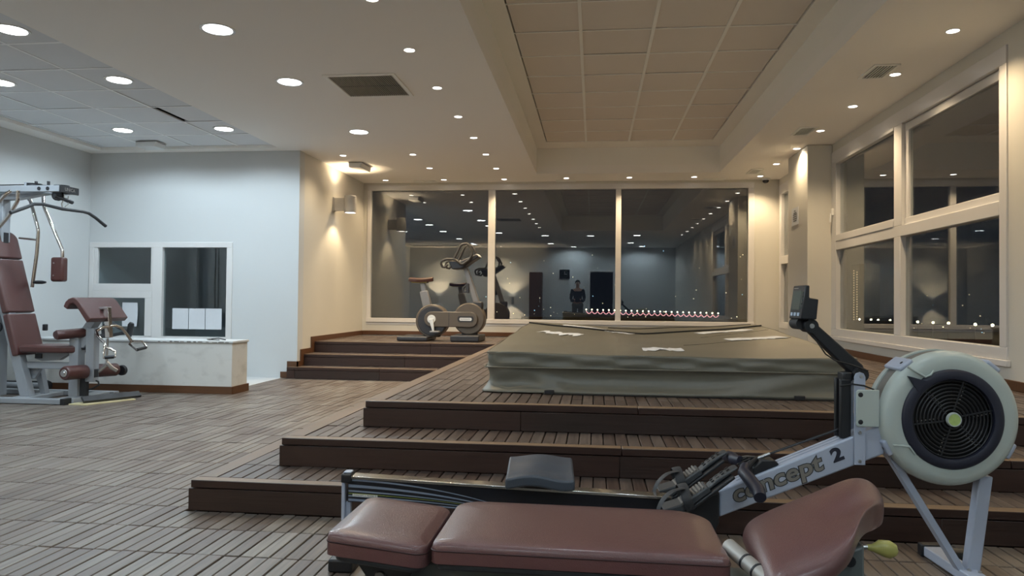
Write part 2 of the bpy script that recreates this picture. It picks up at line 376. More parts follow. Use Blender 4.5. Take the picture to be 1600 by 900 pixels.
# ------------------------------------------------------------------ lower floor of short deck boards
mb = MB()
mb.box(XLL - T, XR + T, YN - 3.4, Y1 + 0.05, -0.12, -0.024); mb.box(XLL - T, X1 + 0.05, Y1 + 0.05, YB, -0.12, -0.024)
floor = struct(mb.build('floor', 'under', smooth=False))
struct(MB().box(XLL, -3.905, 7.60, YW, -0.024, 0.002).build('trim_1', 'pale_floor', smooth=False))
def in_view(x, y, z):
    d = Vector((x, y, z)) - Vector((0, 0, CAMH)); w = d.dot(_fw)
    if w < 0.3: return None
    px = 800 + 1133.35 * d.dot(_r2) / w; py = 450 - 1133.35 * d.dot(_u2) / w
    return w if (-60 < px < 1660 and py < 930) else None
P = 0.0605; L = 0.2985
cells = []
k0 = -4; nrow = int((YW - 1.49) / 0.3) + 1
for r in range(nrow):
    y0 = 1.49 + 0.3 * r; y1 = y0 + 0.3
    x = XLL
    n = int((XR - XLL) / P)
    for c in range(n):
        xa = XLL + P * c; xb = xa + P
        if y0 >= Y1 - 0.02 and xb > X1 + 0.02: continue
        yb = y1
        if y1 > Y1 + 0.0 and xb > X1 + 0.01: yb = Y1
        if y0 >= 7.55 and xb < -3.9: continue
        if yb > YB1 and xb > XL - 0.1: yb = YB1
        if yb - y0 < 0.03: continue
        cells.append((xa, xb, y0, min(yb, YW)))
vis = []
for c in cells:
    w = in_view((c[0] + c[1]) / 2, (c[2] + c[3]) / 2, 0)
    hid = (-0.65 < c[0] < 0.6 and c[2] < 3.0) or (c[3] < 2.2 and c[0] > -1.2)
    if w is not None: vis.append((w + (5 if hid else 0), c))
vis.sort(key=lambda q: q[0]); near = set(c for w, c in vis[:290])
board_me = {}
rest = MB()
def board_mesh(l, w, h, m):
    key = (round(l, 3), round(w, 4), m)
    if key not in board_me:
        b = MB(); g = 0.0026; e = 0.0025
        x0, x1, y0, y1 = g, w - g, 0.003, l - 0.003
        b.add([(x0, y0, -h), (x1, y0, -h), (x1, y1, -h), (x0, y1, -h), (x0, y0, -e), (x1, y0, -e), (x1, y1, -e), (x0, y1, -e),
               (x0 + e, y0 + e, 0), (x1 - e, y0 + e, 0), (x1 - e, y1 - e, 0), (x0 + e, y1 - e, 0)],
              [(8, 9, 10, 11), (4, 5, 9, 8), (5, 6, 10, 9), (6, 7, 11, 10), (7, 4, 8, 11), (0, 1, 5, 4), (1, 2, 6, 5), (2, 3, 7, 6), (3, 0, 4, 7)])
        me = bpy.data.meshes.new('board'); me.from_pydata(b.v, [], b.f); me.materials.append(M[m]); board_me[key] = me
    return board_me[key]
def put_board(name, x, y, z, l, w, m, parent, h=0.022):
    o = bpy.data.objects.new(name, board_mesh(l, w, h, m)); COL.objects.link(o); o.parent = parent
    p = parent
    while p.parent is not None: p = p.parent
    q = p.get('_org') or (0, 0, 0)
    x, y, z = x - q[0], y - q[1], z - q[2]
    o.location = (x, y, z + random.uniform(-0.0012, 0.0012)); o.rotation_euler = (random.gauss(0, 0.002), random.gauss(0, 0.006), random.gauss(0, 0.002))
    return o
def rest_board(mb, xa, xb, ya, yb, z, h=0.022, g=0.0027):
    j = random.uniform(-0.0015, 0.0015); e = 0.0025; x0, x1, y0, y1 = xa + g, xb - g, ya + g, yb - g
    mb.add([(x0, y0, z - h), (x1, y0, z - h), (x1, y1, z - h), (x0, y1, z - h), (x0, y0, z + j), (x1, y0, z + j), (x1, y1, z + j), (x0, y1, z + j)],
           [(4, 5, 6, 7), (0, 1, 5, 4), (1, 2, 6, 5), (2, 3, 7, 6), (3, 0, 4, 7)])
for c in cells:
    if c in near: put_board('floor_board', c[0], c[2], 0, c[3] - c[2], c[1] - c[0], 'board', floor)
    else: rest_board(rest, *c, 0)
stuff(rest.build('floor_boarding', 'board', floor, smooth=False))

# ------------------------------------------------------------------ raised deck: three nested steps
deck = thing('raised_deck', 'raised dark wooden deck with three steps in front and three more at the far left', 'deck', (0.45, Y1, 0))
levels = [(X1, Y1, YB1, -3.81), (X2, Y2, YB2, XL + 0.002), (X3, Y3, YB3, XL + 0.002)]
deck_rest = []
NOSE, NZ, EDGE = 0.066, 0.036, 0.092
for k, (xs, ysf, yb, xl) in enumerate(levels):
    z0, z1 = S * k, S * (k + 1); zt = z1 - 0.022
    zb = z0 - 0.022 if k else -0.02
    b = MB(); b.box(xs + 0.02, XR - 0.004, ysf + 0.02, YB - 0.004, zb, zt); b.box(XL + 0.004, xs + 0.02, yb + 0.02, YB - 0.004, zb, zt)
    xl = XL + 0.004
    step = b.build('step', 'under', deck, smooth=False)
    # riser boards and nosing boards along the front, in lengths
    XD = XR - 0.004
    rj = {0: [xs - 0.012, -0.35, 1.45, XD], 1: [xs - 0.012, 0.13, 1.75, XD], 2: [xs - 0.012, -0.39, 1.40, XD]}[k]
    nj = {0: [xs, 0.35, 2.0, XD], 1: [xs, 0.14, 1.9, XD], 2: [xs, 0.24, 2.1, XD]}[k]
    zn = z1 - NZ
    for a, c in zip(rj, rj[1:]):
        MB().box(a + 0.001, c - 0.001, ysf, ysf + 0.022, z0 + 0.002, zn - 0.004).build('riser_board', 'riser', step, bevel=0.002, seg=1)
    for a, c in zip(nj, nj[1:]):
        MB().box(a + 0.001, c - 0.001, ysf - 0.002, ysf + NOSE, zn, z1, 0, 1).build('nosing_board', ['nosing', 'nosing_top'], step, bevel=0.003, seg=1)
    # far steps at the back left
    bj = [xl + (0.012 if k else 0.0), -2.62 + 0.25 * k, xs]
    for a, c in zip(bj, bj[1:]):
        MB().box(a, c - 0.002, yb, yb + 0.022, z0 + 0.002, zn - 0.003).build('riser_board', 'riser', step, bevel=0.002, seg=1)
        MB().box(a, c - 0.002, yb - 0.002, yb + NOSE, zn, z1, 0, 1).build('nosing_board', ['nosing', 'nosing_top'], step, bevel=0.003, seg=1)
    # left edge board and left riser
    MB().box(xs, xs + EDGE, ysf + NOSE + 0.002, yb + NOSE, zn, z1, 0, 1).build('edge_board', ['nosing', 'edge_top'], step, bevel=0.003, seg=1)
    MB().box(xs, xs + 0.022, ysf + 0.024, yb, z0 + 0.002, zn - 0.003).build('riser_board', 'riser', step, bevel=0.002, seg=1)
    rb = MB()
    if k < 2:
        yn = levels[k + 1][1]; ynb = levels[k + 1][2]; xn = levels[k + 1][0]; x = xs + EDGE + 0.002
        l = yn - ysf - NOSE
        while x < XR - 0.02:
            w = min(0.0615, XD - 0.002 - x); put_board('tread_board', x, ysf + NOSE + 0.001, z1, l + 0.01, w, 'tread', step); x += 0.0615
        x = xl + 0.015
        while x < xn: rest_board(rb, x, min(x + 0.0615, xn), yb + NOSE, ynb + 0.01, z1); x += 0.0615
        y = yn + 0.011
        while y < yb:
            x = xs + EDGE + 0.002
            while x < xn + 0.01: rest_board(rb, x, min(x + 0.0615, xn + 0.012), y, min(y + 0.3, yb + 0.02), z1); x += 0.0615
            y += 0.3
    else:
        x = xs + EDGE + 0.002
        ya = ysf + NOSE + 0.002
        rows = [ya, ya + 0.20] + [ya + 0.20 + 0.3 * q for q in range(1, 24)]
        while x < XR - 0.02:
            w = min(0.0615, XD - 0.002 - x)
            for q in range(len(rows) - 1):
                y0, y1 = rows[q], min(rows[q + 1], YB - 0.004)
                if y1 - y0 < 0.03: continue
                if q < 2 and y0 < 4.6: put_board('tread_board', x, y0, z1, y1 - y0, w, 'tread', step)
                elif -0.5 < x < 1.35 and 4.7 < y0 < 7.4: continue     # under the covered tub
                else: rest_board(rb, x, x + w, y0, y1, z1)
            x += 0.0615
        x = XL + 0.016
        while x < xs + EDGE:
            for q in range(len(rows) - 1):
                y0, y1 = max(rows[q], yb + NOSE), min(rows[q + 1], YB - 0.004)
                if y1 - y0 > 0.03: rest_board(rb, x, x + 0.0615, y0, y1, z1)
            x += 0.0615
    stuff(rb.build('tread_boarding', 'tread', step, smooth=False))

t2 = struct_root('step_end', (-3.76, YB1, 0))  # left end of the lowest back step
MB().box(-3.812, XL + 0.002, YB1, YW - 0.018, 0.002, S - NZ - 0.002).build('riser_end', 'riser', t2, smooth=False)
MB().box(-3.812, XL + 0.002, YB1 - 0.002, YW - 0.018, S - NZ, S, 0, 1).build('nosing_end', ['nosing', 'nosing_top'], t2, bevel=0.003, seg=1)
# ------------------------------------------------------------------ skirting boards
ZD = 3 * S
hb = 0.066
struct(MB().box(XL + 0.001, XR, YB - 0.016, YB - 0.001, ZD, ZD + hb).build('baseboard_far', 'skirting', bevel=0.002, seg=1))
struct(MB().box(XR - 0.016, XR - 0.001, Y3 + 0.05, YB - 0.017, ZD, ZD + hb).build('baseboard_right', 'skirting', bevel=0.002, seg=1))
bs = struct_root('baseboard_stairs')
xa, xb = XL + 0.001, XL + 0.016
poly = [(YB - 0.017, ZD + hb), (YB3 - 0.10, ZD + hb), (YB3 - 0.10, 2 * S + hb), (YB2 - 0.09, 2 * S + hb), (YB2 - 0.09, S + hb), (YW - 0.016, S + hb), (YW - 0.016, S + 0.001), (YB2 - 0.003, S + 0.001), (YB2 - 0.003, 2 * S + 0.001), (YB3 - 0.003, 2 * S + 0.001), (YB3 - 0.003, ZD + 0.001), (YB - 0.017, ZD + 0.001)]
MB().prism(poly, lambda u, v, t: (t, u, v), xa, xb).build('stair_skirting', 'skirting', bs, smooth=False)
poly = [(XL + 0.016, S + hb), (-3.838, S + hb), (-3.838, hb + 0.012), (-3.925, hb + 0.012), (-3.925, 0.001), (-3.814, 0.001), (-3.814, S), (XL + 0.016, S)]
MB().prism(poly, lambda u, v, t: (u, t, v), YW - 0.016, YW - 0.001).build('stair_skirting', 'skirting', bs, smooth=False)

# ------------------------------------------------------------------ windows
def pane(rect, axis, pos, parent, m='glass', th=0.006, name='pane'):
    a0, a1, z0, z1 = rect
    b = MB()
    if axis == 'Y': b.box(a0, a1, pos, pos + th, z0, z1)
    else: b.box(pos, pos + th, a0, a1, z0, z1)
    return b.build(name, m, parent, smooth=False)
def bar(a0, a1, z0, z1, axis, d0, d1, parent, name='frame_bar', m='frame', bevel=0.004):
    b = MB()
    if axis == 'Y': b.box(a0, a1, d0, d1, z0, z1)
    else: b.box(d0, d1, a0, a1, z0, z1)
    return b.build(name, m, parent, bevel=bevel)
w1 = struct_root('window_1', (-0.6, YB, 0.637))
f0, f1 = YB - 0.012, YB + 0.07
bar(-3.645, 2.419, 2.755, 2.843, 'Y', f0, f1, w1); bar(-3.645, 2.419, 0.637, 0.705, 'Y', f0 - 0.012, f1, w1)
bar(-3.645, -3.58, 0.705, 2.755, 'Y', f0, f1, w1); bar(2.33, 2.419, 0.705, 2.755, 'Y', f0, f1, w1)
bar(-1.672, -1.562, 0.705, 2.755, 'Y', f0, f1, w1, 'mullion'); bar(0.33, 0.414, 0.705, 2.755, 'Y', f0, f1, w1, 'mullion')
bar(-3.645, 2.419, 0.60, 0.636, 'Y', YB - 0.008, YB - 0.001, w1, 'sill_trim')
for a0, a1 in [(-3.575, -1.677), (-1.557, 0.325), (0.419, 2.325)]: pane((a0, a1, 0.71, 2.75), 'Y', YB + 0.03, w1)
w2 = struct_root('window_2', (XR, 7.07, 0.63))
g0, g1 = XR - 0.014, XR + 0.07
bar(5.245, 8.895, 2.65, 2.775, 'X', g0, g1, w2); bar(5.245, 8.895, 0.63, 0.715, 'X', g0, g1, w2)
bar(5.245, 5.335, 0.715, 2.65, 'X', g0, g1, w2); bar(8.725, 8.895, 0.715, 2.65, 'X', g0, g1, w2)
bar(5.335, 8.725, 1.62, 1.72, 'X', g0, g1, w2, 'rail'); bar(6.96, 7.10, 0.715, 1.62, 'X', g0, g1, w2, 'mullion')
bar(6.93, 7.10, 1.72, 2.65, 'X', g0, g1, w2, 'mullion')
bar(5.335, 6.93, 1.72, 1.785, 'X', XR + 0.012, g1 - 0.01, w2, 'sash_bar'); bar(5.335, 6.93, 2.575, 2.645, 'X', XR + 0.018, g1 - 0.01, w2, 'sash_bar')
bar(6.86, 6.93, 1.785, 2.575, 'X', XR + 0.018, g1 - 0.01, w2, 'sash_bar')
bar(7.10, 8.725, 1.72, 1.795, 'X', g0 - 0.006, g1 - 0.03, w2, 'sash_bar'); bar(7.10, 8.725, 2.62, 2.65, 'X', g0 - 0.006, g1 - 0.03, w2, 'sash_bar')
bar(5.22, 8.92, 0.585, 0.629, 'X', XR - 0.028, XR - 0.001, w2, 'sill_trim')
for r in [(5.34, 6.855, 1.79, 2.57), (7.105, 8.72, 1.80, 2.615), (5.34, 6.955, 0.72, 1.615), (7.105, 8.72, 0.72, 1.615)]: pane(r, 'X', XR + 0.035, w2)
MB().tube([(g0 - 0.001, 8.80, 2.05), (g0 - 0.035, 8.80, 2.05), (g0 - 0.04, 8.80, 1.95)], 0.009, 8).build('window_handle', 'white_plastic', w2)
MB().box(g0 - 0.03, g0 - 0.0005, 8.785, 8.815, 2.03, 2.11).build('handle_plate', 'white_plastic', w2, bevel=0.004)
w3 = struct_root('window_3', (XR, 10.9, 0.63))
bar(10.45, 11.31, 2.63, 2.775, 'X', g0, g1, w3); bar(10.45, 11.31, 0.63, 0.72, 'X', g0, g1, w3); bar(11.20, 11.31, 0.72, 2.63, 'X', g0, g1, w3)
bar(10.45, 10.53, 0.72, 2.63, 'X', g0, g1, w3); bar(10.53, 11.20, 1.58, 1.70, 'X', g0, g1, w3, 'rail')
pane((10.53, 11.20, 0.72, 1.58), 'X', XR + 0.035, w3); pane((10.53, 11.20, 1.70, 2.63), 'X', XR + 0.035, w3)
w4 = struct_root('window_4', (-5.57, YW, 0.44))
h0, h1 = YW - 0.012, YW + 0.07
bar(-6.555, -4.588, 1.645, 1.712, 'Y', h0, h1, w4); bar(-6.555, -6.49, 0.44, 1.645, 'Y', h0, h1, w4); bar(-4.665, -4.588, 0.44, 1.645, 'Y', h0, h1, w4)
bar(-5.665, -5.535, 0.44, 1.645, 'Y', h0 - 0.006, h1, w4, 'mullion'); bar(-6.49, -4.665, 0.44, 0.50, 'Y', h0, h1, w4)
bar(-6.49, -5.665, 1.08, 1.175, 'Y', h0, h1, w4, 'rail')
for a0, a1, z0, z1 in [(-6.49, -5.665, 0.99, 1.08), (-6.49, -6.39, 0.50, 0.99), (-5.765, -5.665, 0.50, 0.99)]: bar(a0, a1, z0, z1, 'Y', h0 - 0.008, h1 - 0.02, w4, 'sash_bar')
bar(-6.49, -6.445, 1.175, 1.645, 'Y', h0 + 0.01, h1 - 0.02, w4, 'sash_bar'); bar(-5.70, -5.665, 1.175, 1.645, 'Y', h0 + 0.01, h1 - 0.02, w4, 'sash_bar')
for r in [(-6.445, -5.70, 1.175, 1.645), (-6.39, -5.765, 0.50, 0.99), (-5.535, -4.665, 0.50, 1.645)]: pane(r, 'Y', YW + 0.03, w4, 'glass2')

# doorway behind the camera (seen only mirrored in the glass)
d1 = struct_root('door_1', (0.27, YN, 0))
MB().box(-0.19, -0.131, YN - 0.02, YN + 0.015, 0, 2.09).build('door_frame', 'frame', d1, bevel=0.004)
MB().box(0.661, 0.72, YN - 0.02, YN + 0.015, 0, 2.09).build('door_frame', 'frame', d1, bevel=0.004)
MB().box(-0.131, 0.661, YN - 0.02, YN + 0.015, 2.03, 2.09).build('door_frame', 'frame', d1, bevel=0.004)

# ------------------------------------------------------------------ lamps in the ceiling
def downlight(x, y, z, label, big=True, on=True, power=None):
    r = 0.098 if big else 0.038
    t = thing('recessed_downlight' if big else 'ceiling_spotlight', label, 'ceiling light', (x, y, z))
    rg = r * 1.22
    MB().lathe([(r, -0.002), (rg, -0.005), (rg, 0.0), (rg * 0.98, 0.006), (r, 0.006)], (x, y, z - 0.001), n=28 if big else 20, cap=False).build('trim_ring', 'white_plastic', t)
    MB().lathe([(0.001, -0.004), (r, -0.003), (r, 0.004), (0.001, 0.004)], (x, y, z - 0.001), n=28 if big else 20, cap=True).build('lens', 'cool_lens' if big else 'warm_lens', t)
    if on:
        if big: spot('lamp', (0, 0, -0.02), (0, 0, -1), power or P_BIG, COOL, R(165), 0.35, 0.09, t)
        else: spot('lamp', (0, 0, -0.02), (0, 0, -1), power or P_SMALL, WARM, R(125), 1.0, 0.03, t)
    return t
big_plaster = [(-2.63, 4.78, 'nearest of the three large round downlights in the smooth ceiling'),
               (-2.635, 6.0, 'large round downlight in smooth ceiling left of the big grille'),
               (-2.633, 7.865, 'large round downlight in smooth ceiling, farthest toward the glazed wall')]
for x, y, l in big_plaster: downlight(x, y, ZC, l)
big_tile = [(-4.175, 4.746, 'large round downlight cut by the left edge, nearest in the tiled ceiling'),
            (-4.175, 5.934, 'large round downlight in grey tile row beside the smooth ceiling, middle one'),
            (-5.30, 5.92, 'small slice of round downlight at the far left edge of tiled ceiling'),
            (-5.38, 7.731, 'large round downlight in grey tile above the white wall, left of two'),
            (-4.171, 7.754, 'large round downlight in grey tile above the white wall, right of two')]
for x, y, l in big_tile: downlight(x, y, ZC + 0.034, l)
rear = [(-1.4, 2.04, 19), (-0.1, 2.0, 19), (1.2, 2.1, 19), (1.15, -0.5, 34), (-1.4, -0.8, 34), (-0.70, -2.2, 46), (-2.63, 2.9, 16), (1.6, -2.0, 46), (-4.0, -1.2, 34)]  # last two are added to light the rear wall
for i, (x, y, p) in enumerate(rear):
    downlight(x, y, ZC, 'large round downlight behind camera, ' + ['above the foreground left', 'above the camera', 'above the foreground right', 'between camera and doorway right', 'between camera and clock', 'close to the clock wall', 'outside the frame left', 'added to light the wall right of doorway', 'added to light the wall with the low lamps'][i], power=p)
for i, (x, y, p) in enumerate([(-5.3, 4.746, 40), (-4.175, 3.0, 34), (-5.3, 3.0, 34), (-4.175, 0.6, 34)]):
    downlight(x, y, ZC + 0.034, 'round downlight in grey tiles outside the frame, ' + ['beside the cut one at the left edge', 'near row by the smooth ceiling', 'near row by the left wall', 'last before the rear wall'][i], power=p)
for x, l in ((-5.2, 'left'), (-3.2, 'right')):  # two warm spotlights added to brighten the left of the rear wall
    downlight(x, YN + 0.55, ZC, 'added warm spotlight behind the camera brightening the rear wall, %s of two' % l, False, power=90)
ordn = ['first', 'second', 'third', 'fourth', 'fifth', 'sixth', 'seventh', 'eighth']
for i, y in enumerate([4.373, 5.303, 6.273, 7.278, 8.24, 9.192, 10.183, 11.1]):
    downlight(-1.392, y, ZC, 'small warm spotlight, %s from the camera in row left of ceiling recess' % ordn[i], False)
for j, (x, nm) in enumerate([(-3.27, 'by the wall lamp'), (-2.338, 'between wall lamp and recess')]):
    for i, y in enumerate([9.14, 10.1, 11.09]):
        downlight(x, y, ZC, 'small warm spotlight %s, %s of three toward the glazing' % (nm, ordn[i]), False, power=26 if j == 0 else None)
for i, x in enumerate([-0.429, 0.519, 1.479]):
    downlight(x, 11.05, ZC, 'small warm spotlight above far window, %s from left under the recess' % ordn[i], False)
for i, y in enumerate([5.247, 6.205, 7.182, 8.17, 9.097, 10.084, 11.037]):
    t = downlight(2.433, y, ZC, ('small warm spotlight, %s from the camera in row along right windows' % ordn[i]) if i != 4 else 'small bright spotlight grazing the wall pillar on the right', False, on=(i != 4))
    if i == 4: spot('lamp', (-0.02, 0, -0.015), (0, 0, -1), 40.0, WARM, R(150), 0.9, 0.02, t)
for y, l in ((2.3, 'third'), (3.3, 'second'), (4.3, 'first')):
    downlight(2.433, y, ZC, 'small warm spotlight above the right wall, %s outside the frame' % l, False, power=15)

# wall lamp with light up and down
def wall_lamp(x, y, z, n, label, power=P_SCONCE, group=None, s=1.0, reach=0.245):
    """n: unit normal of the wall (pointing into the room)"""
    n = Vector(n); t = thing('wall_lamp', label, 'wall lamp', (x, y, z), group=group)
    side = Vector((0, 0, 1)).cross(n); B = Vector((x, y, z))
    b = MB()
    def f(u, v, w): p = B + n * u + side * v + Vector((0, 0, w)); return tuple(p)
    b.prism([(0.002, -0.045), (0.02, -0.045), (0.02, 0.045), (0.002, 0.045)], lambda u, v, w: f(u, v, w), -0.10 * s, 0.10 * s)
    b.build('wall_plate', 'sconce', t, bevel=0.004)
    b = MB(); b.prism([(0.02, -0.035), (reach - 0.08, -0.035), (reach - 0.08, 0.035), (0.02, 0.035)], lambda u, v, w: f(u, v, w), -0.09 * s, 0.09 * s)
    b.build('bracket', 'sconce', t, bevel=0.004)
    c = B + n * reach; r = 0.085 * s; h = 0.122 * s
    MB().lathe([(r - 0.008, -h + 0.012), (r - 0.008, -h), (r, -h), (r, -h + 0.004), (r, h - 0.02), (r + 0.002, h - 0.018), (r + 0.002, h - 0.004), (r, h), (r - 0.008, h), (r - 0.008, h - 0.012)], c, n=32, cap=False).build('lamp_body', 'sconce', t)
    for sg in (-1, 1):
        MB().lathe([(0.001, -0.002), (r - 0.008, -0.002), (r - 0.008, 0.002), (0.001, 0.002)], c + Vector((0, 0, sg * (h - 0.012))), n=24).build('lens', 'warm_lens', t)
        spot('lamp', (c - B) + Vector((0, 0, sg * (h + 0.004))), (0, 0, sg), power, WARM, R(115), 0.55, 0.02, t)
    return t
wall_lamp(XL, 10.02, 2.355, (1, 0, 0), 'grey cylinder wall lamp throwing warm light up and down left of glazing')
for x, l in ((-5.5, 'left'), (-2.86, 'right')):
    wall_lamp(x, YN, 1.02, (0, 1, 0), 'low wall lamp behind the camera, mirrored in far glass, %s of two' % l, 75.0, reach=0.15)

# ceiling grilles
def grille(x0, x1, y0, y1, label, slats, along='Y', m='grid', group=None, cross=False):
    t = thing('air_vent', label, 'air vent', ((x0 + x1) / 2, (y0 + y1) / 2, ZC)); w = 0.035 if (x1 - x0) > 0.5 else 0.022; z0, z1 = ZC - 0.012, ZC - 0.0005
    b = MB(); b.box(x0, x1, y0, y0 + w, z0, z1); b.box(x0, x1, y1 - w, y1, z0, z1); b.box(x0, x0 + w, y0 + w, y1 - w, z0, z1); b.box(x1 - w, x1, y0 + w, y1 - w, z0, z1)
    b.build('vent_frame', 'grid', t, bevel=0.002)
    MB().box(x0 + w, x1 - w, y0 + w, y1 - w, ZC - 0.002, ZC - 0.0005).build('backing', 'plenum', t, smooth=False)
    b = MB(); n = slats
    for i in range(n):
        if along == 'Y':
            a = x0 + w + (x1 - x0 - 2 * w) * (i + 0.5) / n; b.box(a - 0.004, a + 0.002, y0 + w, y1 - w, z0 + 0.002, ZC - 0.002)
        else:
            a = y0 + w + (y1 - y0 - 2 * w) * (i + 0.5) / n; b.box(x0 + w, x1 - w, a - 0.008, a + 0.004, z0 + 0.002, ZC - 0.002)
    stuff(b.build('slats', m, t, smooth=False))
    if cross: MB().box(x0 + w, x1 - w, (y0 + y1) / 2 - 0.006, (y0 + y1) / 2 + 0.006, z0 + 0.004, ZC - 0.003).build('cross_bar', 'plenum', t, smooth=False)
    return t
grille(-2.28, -1.655, 5.83, 6.49, 'large square slatted air grille in the smooth ceiling', 30, 'Y', 'metal_grille', cross=True)
grille(2.17, 2.37, 5.93, 6.29, 'slatted air vent nearest the camera above right window', 7)
grille(2.165, 2.36, 7.98, 8.36, 'slatted air vent in the ceiling before the wall pillar', 7)
grille(2.18, 2.35, 10.45, 10.81, 'slatted air vent in far right ceiling corner beyond pillar', 7)
grille(-2.83, -2.49, 11.15, 11.33, 'slim slot vent above left pane of the far window', 4, 'X')
grille(-0.60, -0.29, 11.21, 11.33, 'slim slot vent above middle pane of the far window', 3, 'X')
grille(1.645, 1.965, 11.18, 11.33, 'slim slot vent above right pane of the far window', 3, 'X')
def ceiling_box(x, y, z, sx, sy, sz, label, rz=0):
    t = thing('emergency_light', label, 'emergency light', (x, y, z), rz, local=True)
    MB().box(-sx / 2 - 0.01, sx / 2 + 0.01, -sy / 2 + 0.02, sy / 2 - 0.02, -0.012, -0.001).build('mounting_plate', 'sconce', t, bevel=0.003)
    MB().prism([(-sx / 2, -sz), (sx / 2 - 0.02, -sz), (sx / 2, -0.013), (-sx / 2, -0.013)], lambda u, v, w: (u, w, v), -sy / 2, sy / 2).build('housing', 'white_plastic', t, bevel=0.008)
ceiling_box(-5.44, 8.36, ZC + 0.03, 0.27, 0.22, 0.07, 'white emergency light box under tiled ceiling before the white wall')
ceiling_box(-3.25, 9.78, ZC, 0.19, 0.42, 0.075, 'white emergency light box on ceiling above the grey wall lamp')
t = thing('security_camera', 'small black dome camera in ceiling corner above far window', 'camera', (2.56, 11.25, ZC))
MB().lathe([(0.06, -0.03), (0.062, -0.02), (0.062, -0.0005)], (2.56, 11.25, ZC), n=20).build('base', 'white_plastic', t)
MB().lathe([(0.002, -0.075), (0.022, -0.071), (0.038, -0.06), (0.046, -0.045), (0.048, -0.031)], (2.56, 11.25, ZC), n=20).build('dome', 'black', t)
t = thing('wall_notice', 'printed white notice on the pillar beside the right window', 'notice', (2.497, 9.405, 1.976))
MB().box(2.495, 2.4985, 9.255, 9.555, 1.978, 2.197).build('sheet', 'paper', t, smooth=False)
b = MB()
for z, a, c in [(2.155, 9.38, 9.44), (2.125, 9.33, 9.47), (2.105, 9.31, 9.49), (2.08, 9.31, 9.49), (2.055, 9.30, 9.49), (2.03, 9.33, 9.47)]: b.box(2.4938, 2.4946, a, c, z, z + 0.008)
stuff(b.build('print', 'letter_edge', t, smooth=False))

# ------------------------------------------------------------------ low plastered counter before the white wall
t = thing('low_counter', 'low scuffed white plaster counter with brown plinth under the office window', 'counter', (-5.1, 7.3, 0))
MB().box(XLL + 0.003, -3.735, 7.185, 7.52, 0.05, 0.528).build('body', 'scuff', t, bevel=0.004)
MB().box(XLL + 0.003, -3.722, 7.172, 7.53, 0.5285, 0.552).build('counter_top', 'white_wall', t, bevel=0.004)
b = MB(); b.box(XLL + 0.003, -3.722, 7.168, 7.184, 0.001, 0.078); b.box(-3.735 + 0.0005, -3.717, 7.1845, 7.53, 0.001, 0.078)
b.build('plinth', 'skirting', t, smooth=False)
b = MB(); random.seed(3)
x = -4.55
while x < -3.80:
    l = random.uniform(0.015, 0.06)
    b.box(x, x + l, 7.1705, 7.1715, 0.531 + random.uniform(0, 0.004), 0.541 + random.uniform(-0.004, 0.006)); x += l + random.uniform(0.008, 0.04)
stuff(b.build('label_residue', 'perforated', t, smooth=False))
t = thing('tongs', 'small black clip lying on the counter end under the window', 'clip', (-3.98, 7.3, 0.552))
b = MB(); b.box(-4.06, -3.93, 7.27, 7.29, 0.5525, 0.56, rot=None); b.tube([(-4.06, 7.33, 0.56), (-3.96, 7.32, 0.572), (-3.87, 7.30, 0.558)], 0.006, 6)
b.build('arms', 'black', t); MB().cyl((-4.05, 7.26, 0.562), (-4.05, 7.345, 0.562), 0.008).build('hinge', 'steel', t)
# sheets taped on the office glass
names = ['left', 'middle', 'right']
for i in range(3):
    x0 = -5.405 + 0.226 * i
    o = MB().box(x0, x0 + 0.218, YW + 0.020, YW + 0.0235, 0.595, 0.862).build('paper_sheet', 'paper', smooth=False)
    tag(o, 'blank white sheet taped on the office glass, %s of three side by side' % names[i], 'paper', 'three sheets on the office glass')
b = MB(); b.slab(lambda u, v: (-6.10 + 0.21 * u + 0.008 * sin(3 * v) * u, YW + 0.0235 - 0.012 * u * (1 - v), 0.62 + 0.31 * v), 6, 6, (0, 0.002, 0))
tag(b.build('paper_sheet', 'paper'), 'single white sheet curling on the lower left office pane', 'paper')
# black padded handle set standing on the counter
t = thing('push_up_handle', 'black padded handle frame on the counter behind the curl pad', 'exercise handle', (-5.12, 7.36, 0.553))
MB().tube([(-5.30, 7.36, 0.59), (-5.31, 7.36, 0.66), (-5.27, 7.36, 0.71), (-5.20, 7.36, 0.705), (-5.06, 7.36, 0.645), (-5.02, 7.36, 0.63)], 0.022, 10).build('upper_tube', 'rubber', t)
MB().tube([(-5.31, 7.36, 0.60), (-5.24, 7.36, 0.575), (-5.12, 7.36, 0.60), (-5.02, 7.36, 0.625)], 0.018, 10).build('lower_tube', 'rubber', t)
MB().tube([(-5.01, 7.36, 0.58), (-5.0, 7.36, 0.60), (-4.985, 7.36, 0.70), (-4.975, 7.36, 0.72)], [0.028, 0.034, 0.032, 0.024], 12).build('grip', 'black', t)
MB().lathe([(0.002, 0.0), (0.05, 0.0), (0.055, 0.02), (0.03, 0.045), (0.002, 0.045)], (-5.30, 7.36, 0.554), n=20).build('foot', 'rubber', t)

